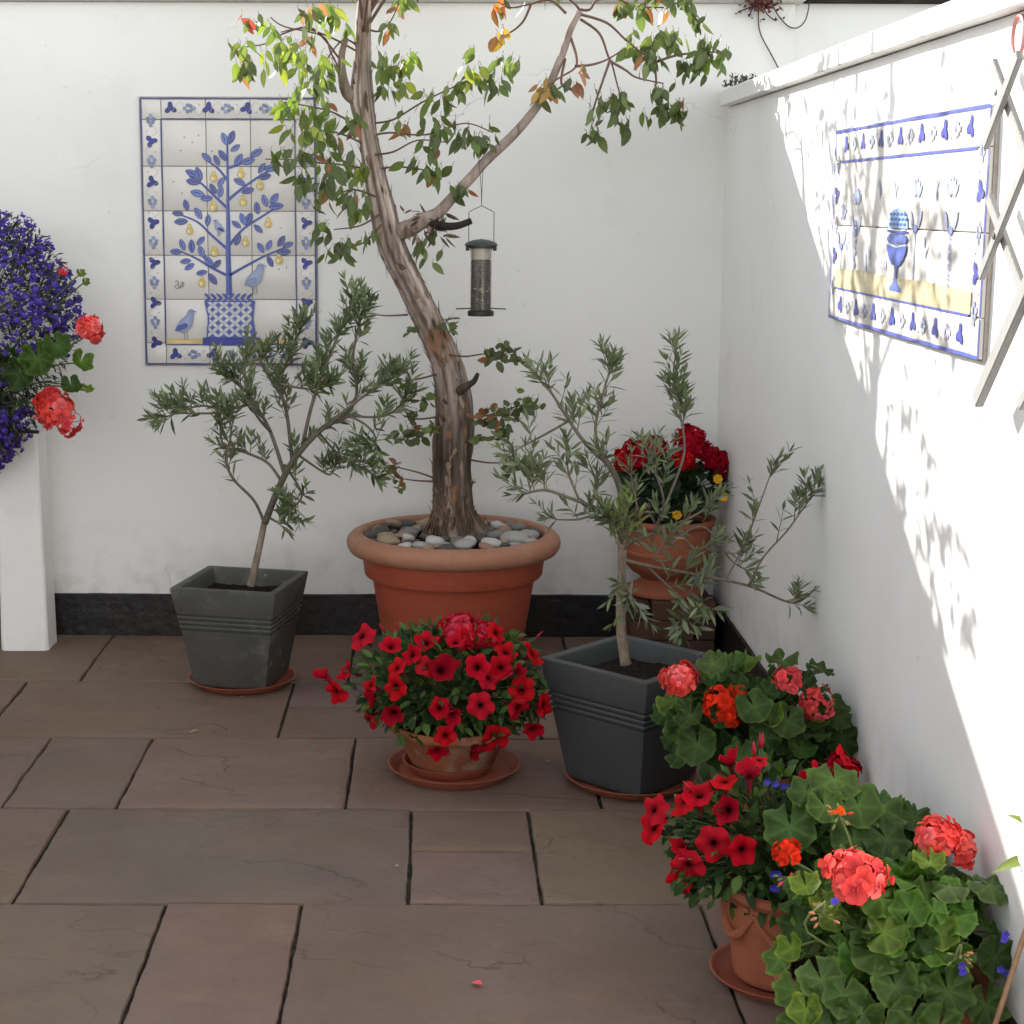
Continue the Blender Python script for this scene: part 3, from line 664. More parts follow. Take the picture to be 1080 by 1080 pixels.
def petunia_mesh(seed, col, cup, r=.034):
    rr = random.Random(seed); mb = MB(); NA = 30; vs, cols = [], []
    ph = rr.uniform(0,6)
    for j, (q, z) in enumerate(((.07,-.42),(.11,-.18),(.24,-.04),(.55,.04),(.8,.04),(1.0,-.04))):
        for k in range(NA):
            a = 2*PI*k/NA; lob = 1 + (.10*math.cos(5*a+ph) + .035*math.cos(10*a))*(q**2)
            zz = z + q*q*(.16*math.cos(5*a+ph+.8) + .14*math.sin(2*a+ph) + .05*math.sin(13*a+ph) + .08*math.sin(3*a+2*ph))
            zz += cup*q*q*.55*(1 + .4*math.cos(a+ph)); sq = 1 - .28*max(0,cup)*q
            vs.append(V((q*r*lob*sq*math.cos(a), q*r*lob*sq*(1-.12*math.sin(seed))*math.sin(a), zz*r)))
            f = (.04,.06,.42,.90,1.0,1.10)[j]*(1 - .16*max(0,-math.cos(5*a+ph))**3) ; cols.append((col[0]*f, col[1]*f*(1.1 if f > .5 else .8), col[2]*f*1.1))
    fs = [(j*NA+k, j*NA+(k+1)%NA, (j+1)*NA+(k+1)%NA, (j+1)*NA+k) for j in range(5) for k in range(NA)]
    mb.add(vs, fs, cols=cols)
    mb.loft([[V((q*r*math.cos(k*PI/4), q*r*math.sin(k*PI/4), z*r)) for k in range(8)] for q, z in ((.33,-.07),(.22,-.3),(.16,-.6),(.12,-1.1),(.08,-1.4))], col=(.22,.015,.03))
    mb.tube([V((0,0,-r*.40)),V((0,0,-r*.43))],[r*.15,r*.15],8,col=(.01,.003,.004))
    for k in range(5):
        a = k*1.256; leaf(mb, V((math.cos(a)*r*.09, math.sin(a)*r*.09, -r*1.3)), V((math.cos(a)*.5, math.sin(a)*.5, 1)), V((math.cos(a), math.sin(a), 0)), r*.5, r*.12, (.07,.12,.03), seg=2)
    return mb
def place(o, name, pos, zdir, root, parent, scale=1, spin=0, z2=None):
    """a copy of a bloom: +z turned to zdir"""
    c = o.copy(); C.objects.link(c); c.name = name; c.parent = parent
    c.location = V(pos) - V(root); c.rotation_mode = 'QUATERNION'
    c.rotation_quaternion = V(zdir).to_track_quat('Z', 'Y') @ Quaternion((0,0,1), spin); c.scale = (scale,)*3
    return c
def proto(mb, name, mats):
    o = mb.build(name, mats, sharp=None); C.objects.unlink(o); return o
m_head = [m_petal, m_stem]
CORAL, RED, DEEP, SCAR, PINKR = (.74,.075,.075), (.52,.008,.012), (.36,.004,.018), (.72,.035,.010), (.55,.010,.05)
P_coral = [proto(pel_head_mesh('flower_head', CORAL, .05, s, 20, .62, [CORAL,(.88,.12,.10),(.84,.08,.065),(.90,.18,.17)]), 'flower_head', m_head) for s in (1,2,3)]
P_coral_open = [proto(pel_head_mesh('flower_head', CORAL, .048, s, 10, .5, [CORAL,(.82,.14,.15)]), 'flower_head', m_head) for s in (4,5)]
P_red = [proto(pel_head_mesh('flower_head', RED, .05, s, 17, .65), 'flower_head', m_head) for s in (6,7)]
P_deep = [proto(pel_head_mesh('flower_head', DEEP, .05, s, 19, .65), 'flower_head', m_head) for s in (8,9)]
P_scar = [proto(pel_head_mesh('flower_head', SCAR, .045, s, 10, .5), 'flower_head', m_head) for s in (10,11)]
P_pink = [proto(pel_head_mesh('flower_head', PINKR, .05, 12, 22, .6, [(.52,.008,.022),(.60,.012,.03),(.62,.05,.10)]), 'flower_head', m_head)]
P_pet = [proto(petunia_mesh(s, c_, k_), 'petunia_bloom', [m_petal]) for s, c_, k_ in ((1,(.50,.005,.012),0),(2,(.42,.003,.013),.25),(3,(.48,.006,.012),.1),(4,(.46,.004,.017),.5),(5,(.30,.003,.014),.9),(6,(.46,.008,.020),-.35),(7,(.49,.005,.011),.05),(8,(.43,.005,.019),1.3))]
CAMD = (EYEP - V((.3,-2,.3))).normalized()

def mound(c, r, n, rr, zmin=-.5, front=True):
    out = []
    for _ in range(n*4):
        d = rdir(rr)
        if d.z < zmin: continue
        if d.y > .65 and rr.random() < .7: continue
        q = rr.uniform(.70,1.02) if rr.random() < .75 else rr.uniform(.3,.75)
        out.append((c + V((d.x*r[0]*q, d.y*r[1]*q, d.z*r[2]*q)), d, q))
        if len(out) >= n: break
    return out
def pel_plant(root, label, c, r, nleaf, heads, seed, base, lr=(.030,.052), col=PEL_G, group=None, explicit=(), keep=None):
    rr = random.Random(seed); t = thing('pelargonium', label, 'plant', root, group)
    lf = MB(); stx = MB(); base = V(base)
    for p, d, q in mound(V(c), r, nleaf, rr, -.35):
        if keep and not keep(p): continue
        n = (d*.7 + V((0,-.25,.75)) + rdir(rr)*.75).normalized(); k = rr.random()
        cl = jit(mix3(tuple(a*.42 for a in col), tuple(a*1.35 for a in col), k), .15, rr)
        if rr.random() < .12: cl = jit((.12,.19,.03), .15, rr)
        L = rr.uniform(*lr); pel_leaf(lf, p, n, -d + V((0,0,-.6)), L, cl, rr)
        a = base + V((rr.uniform(-.04,.04), rr.uniform(-.04,.04), 0)); m = a.lerp(p, .55) + V((0,0,.03))
        stx.tube(spline([a, m, p - n*.004], 3), [.0026,.0024,.0022,.002,.0018,.0016,.0015], 5, col=jit((.085,.11,.035),.2,rr))
    for (x, yv, Y, Rr, n, cl, cu) in explicit:
        p = PY(x, yv, Y); pel_leaf(lf, p, V(n), V((rr.uniform(-.5,.5),.2,1)), Rr, cl, rr, cu)
        stx.tube(spline([base, base.lerp(p,.6)+V((0,.01,.03)), p - V(n)*.004], 3), [.0024]*7, 5, col=(.085,.12,.035))
    lf.build('foliage', m_leaf_pel, t, root, sharp=None)
    for (pr, p, zd, sc, lab) in heads:
        o = place(pr, 'flower_head', p, zd, root, t, sc, rr.uniform(0,6))
        if lab: o['label'] = lab
        a = base + V((rr.uniform(-.03,.03), rr.uniform(-.03,.03), 0)); e = V(p) - V(zd).normalized()*.018*sc
        stx.tube(spline([a, a.lerp(e,.6) + V((rr.uniform(-.02,.02),.02,.02)), e], 4), [.0028]*9, 6, col=(.10,.14,.045))
    stx.build('stems', m_stem, t, root, sharp=None)
    return t
def buds(mb, p, n, rr, col=(.16,.19,.06), tip=(.7,.07,.03)):
    for i in range(n):
        d = (V((rr.uniform(-1,1), rr.uniform(-1,1), rr.uniform(-.9,.6)))).normalized(); e = p + d*rr.uniform(.010,.020)
        mb.tube([p, e], [.0008,.0008], 4, col=col); mb.tube([e, e+d*.004, e+d*.010, e+d*.012], [.001,.0028,.0022,.0005], 6, col=mix3(col, tip, rr.choice([0,0,.3,1])))

# ------------------------------------------------------------------ pots
def sauc(name, c, r, label, group=None, h=.024, inner=None):
    k = MB(); r0 = r*.86
    k.lathe([(.001,.0),(r0-.004,0),(r0,.003),(r-.004,h-.004),(r,h-.001),(r-.002,h),(r-.007,h-.001),(r-.012,h-.006),(r0-.004,.007),(.001,.007)], c, 56, cap0=True, cap1=True)
    return tag(k.build('saucer', m_saucer, loc=V(c)), label, 'saucer', group)
def sq_ring(hw, z, ang, c, cr=.005, ns=2):
    out = []
    for q in range(4):
        a0 = q*PI/2; cx = hw-cr
        px, py = (cx*(1 if q in (0,3) else -1), cx*(1 if q in (0,1) else -1))
        for k in range(ns+1):
            a = a0 + PI/2*k/ns; out.append((px + cr*math.cos(a), py + cr*math.sin(a)))
    return [V((c[0] + x*math.cos(ang) - yv*math.sin(ang), c[1] + x*math.sin(ang) + yv*math.cos(ang), z)) for x, yv in out]
def sq_planter(c, ang, top, bot, z0, z1, mat, label, soil=.05):
    root = (c[0], c[1], z0); t = thing('planter', label, 'planter', root); k = MB(); rings = []
    H = z1-z0; hw = lambda z: lerp(bot, top, ((z-z0)/H))/2
    prof = [(z0,-.004),(z0+.004,0)]
    zz = z1-.075
    prof += [(zz-.066,0)]
    for i in range(4):
        zb = zz-.062+i*.0155; prof += [(zb,0),(zb+.001,-.0055),(zb+.006,-.0055),(zb+.0072,.002),(zb+.012,.002)]
    prof += [(zz+.004,.002),(z1-.006,.003),(z1-.001,.0015),(z1,-.002)]
    prof += [(z1,-.020),(z1-.003,-.0235)]
    for z, o in prof: rings.append(sq_ring(hw(z)+o, z, ang, c))
    for d in (.03,.09): rings.append(sq_ring(hw(z1-d)-.027, z1-d, ang, c))
    k.loft(rings, True, True, False, smooth=True); body = k.build('pot_body', mat, t, root, sharp=28)
    k = MB(); n = 16; hs = hw(z1-soil)-.024; vs = []
    for j in range(n+1):
        for i in range(n+1):
            x, yv = (i/n*2-1)*hs, (j/n*2-1)*hs; q = V((c[0]+x*math.cos(ang)-yv*math.sin(ang), c[1]+x*math.sin(ang)+yv*math.cos(ang), z1-soil)); q.z += noise.noise(q*22)*.008 + noise.noise(q*60)*.006; vs.append(q)
    k.add(vs, [(j*(n+1)+i, j*(n+1)+i+1, (j+1)*(n+1)+i+1, (j+1)*(n+1)+i) for j in range(n) for i in range(n)]); k.build('soil', m_soil, body, root)
    return t
A1, A2 = rad(-13), rad(-44)
c1, c2 = (-.607,-.597), (.525,-1.52)
sauc('saucer', (*c1,0), .172, 'terracotta saucer under the left square grey planter beside the post', 'saucers under pots')
sq_planter(c1, A1, .338, .232, .009, .335, m_grey, 'square grey planter with pale stains, standing on left near rear wall')
sauc('saucer', (*c2,0), .176, 'terracotta saucer under the right square planter in front of brick stack', 'saucers under pots')
sq_planter(c2, A2, .345, .24, .009, .337, m_grey2, 'square dark grey planter turned cornerwise, in front of the brick stack')

# big round pot
BP = V((.066,-.46,0)); t = thing('plant_pot', 'large round terracotta coloured pot with pale thick rim holding the eucalyptus', 'pot', BP)
k = MB(); k.lathe([(.001,0),(.205,0),(.212,.006),(.262,.318),(.264,.322),(.2665,.326),(.284,.328),(.287,.332),(.295,.395),(.296,.412)], BP, 72, cap0=True); body = k.build('pot_body', m_terra_big, t, BP, sharp=30)
k = MB(); k.lathe([(.296,.404),(.318,.400),(.333,.405),(.342,.418),(.345,.432),(.342,.446),(.333,.457),(.320,.463),(.305,.466),(.296,.465),(.293,.460),(.290,.455),(.287,.40),(.285,.36)], BP, 72); k.build('rim', m_terra_rim, body, BP, sharp=60)
k = MB(); vs = [V((BP.x,BP.y,.440))]; NR = 40
for j in range(1,9):
    for i in range(NR):
        a = 2*PI*i/NR; r = .288*j/8; q = V((BP.x+r*math.cos(a), BP.y+r*math.sin(a), .430+.012*(1-j/8))); q.z += noise.noise(q*25)*.008; vs.append(q)
fs = [(0,1+i,1+(i+1)%NR) for i in range(NR)] + [(1+(j-1)*NR+i, 1+j*NR+i, 1+j*NR+(i+1)%NR, 1+(j-1)*NR+(i+1)%NR) for j in range(1,8) for i in range(NR)]
k.add(vs, fs); k.build('soil', m_soil, body, BP)

# pebbles: single stones lying on the soil
def pebble_mesh(seed, ci):
    rr = random.Random(seed); import bmesh
    bm = bmesh.new(); bmesh.ops.create_icosphere(bm, subdivisions=3, radius=1)
    sx, sy, sz = rr.uniform(.9,1.15), rr.uniform(.62,.85), rr.uniform(.40,.58); o = V((seed*7.1,seed*3.3,0))
    for v in bm.verts:
        n = noise.noise(v.co*1.1+o)*.20 + noise.noise(v.co*2.6+o)*.06; v.co = V((v.co.x*sx, v.co.y*sy, v.co.z*sz))*(1+n)
    for f in bm.faces: f.smooth = True
    me = bpy.data.meshes.new('pebble'); bm.to_mesh(me); bm.free(); me.materials.append(m_peb[ci]); return me
pm = [(pebble_mesh(s*6+ci, ci), ci) for s in range(3) for ci in range(6)]
rp = random.Random(21); spots = [(-.205,-.13,.040,3,.0),(-.075,.13,.045,3,.4),(.19,-.09,.046,0,2.6),(.24,-.03,.034,0,.5),(-.06,-.145,.032,5,.2),(-.10,-.205,.031,0,.1),(.03,-.19,.033,0,0),(.045,-.15,.030,5,1.2),(.115,-.17,.034,5,.1),(-.155,-.205,.026,5,.5)]
tries = 0
while len(spots) < 96 and tries < 20000:
    tries += 1; s = rp.choice([.018,.021,.025,.029,.034]); a = rp.uniform(0,6.283); r = math.sqrt(rp.uniform(.06,1))*(.281 - s*.6)
    x, yv = r*math.cos(a), r*math.sin(a)
    if math.hypot(x-.0, yv+.0) < .085 + s*.5: continue
    if all(math.hypot(x-q[0], yv-q[1]) > (s + q[2])*.72 for q in spots): spots.append((x, yv, s, rp.choice([0,0,1,2,2,2,3,4,4,5,3,1]), rp.uniform(0,3.14)))
for i, (x, yv, s, ci, a) in enumerate(spots):
    me = rp.choice([m for m, c_ in pm if c_ == ci]); o = bpy.data.objects.new('pebble', me); C.objects.link(o)
    z = .438 + .012*(1-math.hypot(x,yv)/.29) + s*.30 + (rp.uniform(0,.012) if s < .03 else .006)
    o.location = (BP.x+x, BP.y+yv, z); o.rotation_euler = (rp.uniform(-.3,.3), rp.uniform(-.3,.3), a); o.scale = (s,)*3
    nm = pebcols[ci][1]; lab = 'smooth %s pebble on soil in the big round pot' % nm
    grp = nm + ' pebbles around the eucalyptus trunk'
    if i == 0: lab = 'large tan pebble at front left of the big pot, biggest there'
    if i == 1: lab = 'large round tan stone touching the eucalyptus trunk at back left'
    if i == 2: lab = 'large flat pale grey stone near right rim of the big pot'
    tag(o, lab, 'pebble', 'pebbles in the big pot' if i < 3 else grp)

# ------------------------------------------------------------------ eucalyptus
def P3(lst, dy=None): return [PY(q[0], q[1], q[2]) for q in lst]
ER = V((.066,-.46,.43)); eu = thing('eucalyptus_tree', 'tall eucalyptus tree with peeling bark growing from the big round pot', 'tree', ER)
tk = [(482,566,-.46,76),(480,553,-.46,58),(478,535,-.46,44),(477,505,-.46,42),(477,470,-.46,40),(478,430,-.46,37),(471,385,-.46,34),(452,340,-.47,31),(433,300,-.48,28),(414,260,-.49,29),(405,225,-.50,28),(395,180,-.51,22),(388,140,-.52,19),(382,105,-.53,25),(382,70,-.53,18),(383,30,-.54,15),(385,0,-.55,14),(388,-60,-.56,13),(382,-140,-.58,11),(392,-220,-.60,8),(396,-300,-.60,4)]
cl = spline(P3(tk), 14); N_ = len(cl); rd = []
for i in range(N_):
    f = i/14; a = int(min(f, len(tk)-2)); wpx = lerp(tk[a][3], tk[a+1][3], f-a); rd.append(wpx/1780*5.27/2)
def bdisp(t, th, p):
    low = max(0, min(1, (1.30 - p.z)/.5)); k = noise.noise(V((math.cos(th)*2.4, math.sin(th)*2.4, p.z*3.0)))*(.13+.10*low)
    k += noise.noise(V((math.cos(th)*6.5, math.sin(th)*6.5, p.z*5)))*(.03+.11*low) + noise.noise(V((math.cos(th)*4, math.sin(th)*4, p.z*17)))*(.03+.09*low); 
    if p.z < .52: k += .28*max(0, math.cos(th*4+1))*max(0,(.52-p.z)/.1)
    return k
def bcol(t, th, q):
    low = max(0, min(1, (1.05 - q.z)/.35)); n = noise.noise(V((math.cos(th)*2.2+3, math.sin(th)*2.2, q.z*1.6))); n2 = noise.noise(V((math.cos(th)*7, math.sin(th)*7, q.z*3.5)))
    c = mix3((.46,.385,.335), (.25,.195,.165), max(0,min(1,.5+n*1.6))); c = mix3(c, mix3((.085,.062,.046),(.20,.155,.122), max(0,min(1,.5+n2*2.2))), low*.92); c = tuple(x*(1+.9*n2) for x in c); c = mix3(c, (.09,.065,.05), .8*max(0, min(1, (noise.noise(V((math.cos(th)*5+9, math.sin(th)*5, q.z*1.1)))-.18)/.1)))
    if q.z > 1.95: c = mix3(c, (.27,.18,.13), .5*max(0,min(1,.5+n*2)))
    for (x, yv, s) in ((462,358,.035),(476,522,.022),(474,460,.015)):
        e = PY(x, yv, -.53); d = V((q.x-e.x, (q.z-e.z)*.75)).length
        if q.y < -.46 and d < s*(1+1.1*n2): c = mix3(c, (.33,.15,.075), .75)
    return c
k = MB(); k.tube(cl, rd, 44, disp=bdisp, colf=bcol); etr = k.build('trunk', m_bark, eu, ER, sharp=None)
# peeling strips and old bark flakes
k = MB(); rr = random.Random(8)
def on_trunk(z, th, off=1.0):
    i = min(range(N_), key=lambda j: abs(cl[j].z - z)); p = cl[i]; t = (cl[min(i+1,N_-1)]-cl[max(i-1,0)]).normalized()
    d = V((math.cos(th), math.sin(th), 0)); d = (d - t*d.dot(t)).normalized(); return p + d*rd[i]*off, d, t
for i in range(640):
    z = .45 + rr.random()**1.5*.85 if i < 500 else rr.uniform(1.2,2.1); th = rr.uniform(PI*.9, PI*2.1); p, d, tt = on_trunk(z, th, .98); L = rr.uniform(.02,.07) if z < 1.0 else rr.uniform(.03,.08)
    leaf(k, p - tt*L*.5 - d*.001, (tt + d*rr.uniform(.02,.20 if z < .9 else .05) + rdir(rr)*(.10 if z < .9 else .03))*(1 if rr.random() < .5 else -1), d, L, rr.uniform(.008,.022), jit(rr.choice([(.21,.155,.12),(.13,.095,.07),(.30,.24,.19),(.24,.155,.105)]),.2,rr), 'lance', fold=-.35, bend=rr.uniform(-.25,.15), seg=3)
for i in range(34):
    th = rr.uniform(PI, 2*PI); a = V((ER.x+math.cos(th)*rr.uniform(.05,.10), ER.y+math.sin(th)*rr.uniform(.05,.10), .435)); p, d, tt = on_trunk(.50+rr.random()*.06, th+rr.uniform(-.4,.4))
    k.tube(spline([p, p.lerp(a,.5)+d*.018, a], 4), [.004,.004,.0035,.0035,.003,.003,.003,.0025,.002], 5, col=jit((.12,.08,.055),.3,rr))
for i in range(60):
    q = PY(rr.uniform(425,470), rr.uniform(222,250), -.575+rr.uniform(0,.05))
    leaf(k, q, rdir(rr)+V((.4,0,-.4)), rdir(rr)+V((0,-1,0)), rr.uniform(.02,.06), rr.uniform(.006,.014), jit(rr.choice([(.16,.11,.08),(.09,.065,.05),(.30,.22,.17)]),.2,rr), fold=-.3, bend=rr.uniform(-.4,.4), seg=3)
k.build('peeling_bark', m_bark, eu, ER, sharp=None)
BR = []
def branch(name, pts, w, mat=m_bark, col=(.33,.27,.225), n=10, parent=None, root=ER, jitz=.06):
    c = spline(P3(pts), 6); m = len(c); ww = w if len(w) == len(pts) else [lerp(w[0], w[1], (i/(len(pts)-1))**.8) for i in range(len(pts))]
    r = [lerp(ww[min(i//6,len(ww)-1)], ww[min(i//6+1,len(ww)-1)], (i%6)/6)/1780*5.27/2 for i in range(m)]
    k = MB(); k.tube(c, r, n, disp=lambda t, th, p: noise.noise(V((math.cos(th)*2, math.sin(th)*2, p.x*9)))*.14, colf=lambda t, th, q: tuple(x*(1+.5*noise.noise(q*30)) for x in col))
    o = k.build(name, mat, etr, root, sharp=None); BR.append(c); return c
branch('branch', [(414,245,-.49),(430,242,-.52),(448,232,-.54),(463,224,-.55),(480,205,-.55),(497,187,-.54),(512,170,-.53),(545,138,-.52),(573,102,-.5),(592,60,-.5),(602,30,-.5),(612,12,-.5)], (19,18,16,13,11,11,10.5,9.5,8.5,8,7.5,6.5), col=(.33,.265,.225))
branch('branch_stub', [(452,234,-.54),(466,238,-.58),(482,238,-.6),(497,233,-.61)], (10,6.5), m_bark, (.03,.025,.022))
branch('branch_stub', [(485,412,-.5),(494,406,-.53),(500,402,-.54),(504,394,-.55)], (11,4), m_bark, (.10,.075,.06))
branch('branch', [(383,108,-.53),(368,100,-.55),(362,85,-.57),(360,60,-.58),(365,40,-.6)], (16,5), m_bark, (.22,.17,.14))
branch('branch', [(380,70,-.5),(381,40,-.47),(388,10,-.45),(394,-40,-.42),(410,-110,-.4),(430,-200,-.4)], (9,3), m_bark, (.10,.06,.05))
TWC = (.16,.095,.075)
def twg(pts, w=2.2, w1=1.2, col=TWC):
    c = spline(P3(pts), 5); m = len(c); tw = MB(); tw.tube(c, [lerp(w,w1,i/(m-1))/1780*5.27/2 for i in range(m)], 5, col=jit(col,.15)); tw.build('twig', m_twig, eu, ER, sharp=None); return c
# twigs of the right-hand spread
for pts in ([(612,12,-.5),(606,4,-.5),(590,-10,-.5),(570,-40,-.5)],[(612,15,-.5),(640,24,-.5),(660,42,-.48),(680,58,-.46),(690,66,-.45)],[(612,20,-.5),(632,35,-.5),(641,58,-.5),(645,66,-.5),(650,85,-.48),(656,108,-.46)],
 [(643,64,-.5),(660,74,-.5),(672,82,-.47),(700,88,-.44)],[(643,64,-.5),(634,90,-.52),(625,118,-.54),(626,128,-.55)],[(602,40,-.5),(608,60,-.52),(606,72,-.53),(590,82,-.55),(570,95,-.56)],[(606,70,-.53),(625,68,-.53),(642,62,-.5),(660,50,-.5)],
 [(597,14,-.5),(580,0,-.48),(560,4,-.46),(540,8,-.45),(525,2,-.44)],[(560,4,-.46),(552,22,-.46),(540,33,-.46),(530,36,-.46)],[(612,10,-.5),(622,10,-.5),(630,0,-.5),(650,-2,-.48),(668,6,-.46),(700,8,-.44)],[(690,66,-.45),(715,58,-.44),(745,55,-.43),(765,55,-.42)],
 [(690,66,-.45),(692,85,-.45),(690,98,-.45)],[(596,62,-.5),(592,88,-.56),(605,95,-.57),(612,94,-.57)]): twg(pts, 3.2, 1.4)
for pts in ([(398,178,-.53),(420,176,-.55),(440,178,-.57),(462,182,-.6)],[(393,130,-.53),(415,126,-.56),(445,108,-.58),(478,92,-.6),(505,82,-.62)],[(396,163,-.55),(415,160,-.58),(440,148,-.62),(470,150,-.64)],[(392,143,-.53),(412,140,-.56),(450,142,-.58),(490,130,-.60),(520,140,-.6)],
 [(368,92,-.55),(350,58,-.6),(340,38,-.62),(300,28,-.66),(285,18,-.68)],[(358,62,-.58),(330,30,-.64),(300,35,-.68),(280,46,-.7),(255,50,-.72)],[(378,55,-.53),(350,40,-.62),(320,30,-.66),(296,34,-.68)],[(377,48,-.53),(362,42,-.58),(345,62,-.62),(342,75,-.64)],[(385,30,-.53),(400,33,-.56),(412,22,-.58),(420,5,-.6)],
 [(372,130,-.55),(350,118,-.6),(325,112,-.65),(300,108,-.68)],[(384,152,-.53),(362,142,-.6),(340,138,-.66),(318,140,-.7)],[(390,180,-.53),(370,175,-.6),(340,172,-.66),(300,168,-.7),(280,168,-.7)],[(398,208,-.53),(372,200,-.6),(345,208,-.66),(325,195,-.7)],[(402,225,-.53),(380,238,-.58),(352,242,-.62)],[(404,235,-.53),(385,255,-.56),(365,262,-.6)],
 [(472,374,-.5),(490,376,-.54),(505,374,-.56),(535,370,-.58)],[(430,332,-.5),(410,333,-.54),(398,332,-.56)],[(460,395,-.5),(440,400,-.54),(425,402,-.56)],[(460,440,-.5),(440,442,-.54),(425,438,-.58)],[(462,455,-.5),(445,452,-.56),(432,455,-.58)],[(495,440,-.5),(515,438,-.55),(540,430,-.6),(560,425,-.62)],
 [(496,485,-.5),(515,488,-.54),(540,488,-.58)],[(460,505,-.5),(440,498,-.54),(415,492,-.56)],[(460,508,-.5),(440,507,-.54),(425,505,-.56)],[(497,510,-.5),(502,508,-.52)],[(470,356,-.5),(468,345,-.54),(474,335,-.56)]): twg(pts, 2.4, 1.2)
GD, GM, GY, OR, PK, YG = (.088,.110,.048), (.125,.168,.056), (.26,.29,.05), (.27,.115,.055), (.33,.16,.12), (.15,.20,.05)
lf = MB(); rl = random.Random(77)
def cluster(x, yv, Y, spx, n, mixc, L=.058, Wr=.43, shape='lance', droop=1.1):
    if yv < 260 and x < 375: Y -= .15*min(1,(375-x)/60)
    n = int(n*(1.4 if shape == 'lance' else 2.0)+.5); c0 = PY(x, yv, Y); s = spx/1780*5.2; tip = c0 + V((0,0,s*.3))
    tw2 = MB()
    for i in range(n):
        b = c0 + V((rl.gauss(0,.42)*s, rl.gauss(0,.5)*s, rl.gauss(0,.36)*s + s*.2))
        d = V((rl.uniform(-1,1), rl.uniform(-1,.8), -droop + rl.uniform(-.5,.6))); n_ = rdir(rl)*.9 + V((0,-.8,.2)); col = rl.choice(mixc); col = rl.choice([GD,GM]) if (col in (OR,PK) and rl.random() < .6) else col; col = jit(col, .22, rl); k = L*rl.uniform(.6,1.12)
        leaf(lf, b, d, n_, k, k*Wr*rl.uniform(.8,1.2), col, shape, fold=rl.uniform(.05,.3), bend=rl.uniform(-.1,.25), seg=4)
        q = b + V((rl.uniform(-.5,.5)*s*.4, 0, s*.25)); TW3.tube([q, (q+b)/2 + V((0,0,.004)), b], [.0008,.0007,.0006], 4, col=TWC)
TW3 = MB()
D3 = [GD,GD,GM]; B3 = [GY,YG,GM]; X3 = [GM,GM,YG,OR]; O3 = [OR,PK,(.5,.28,.06)]
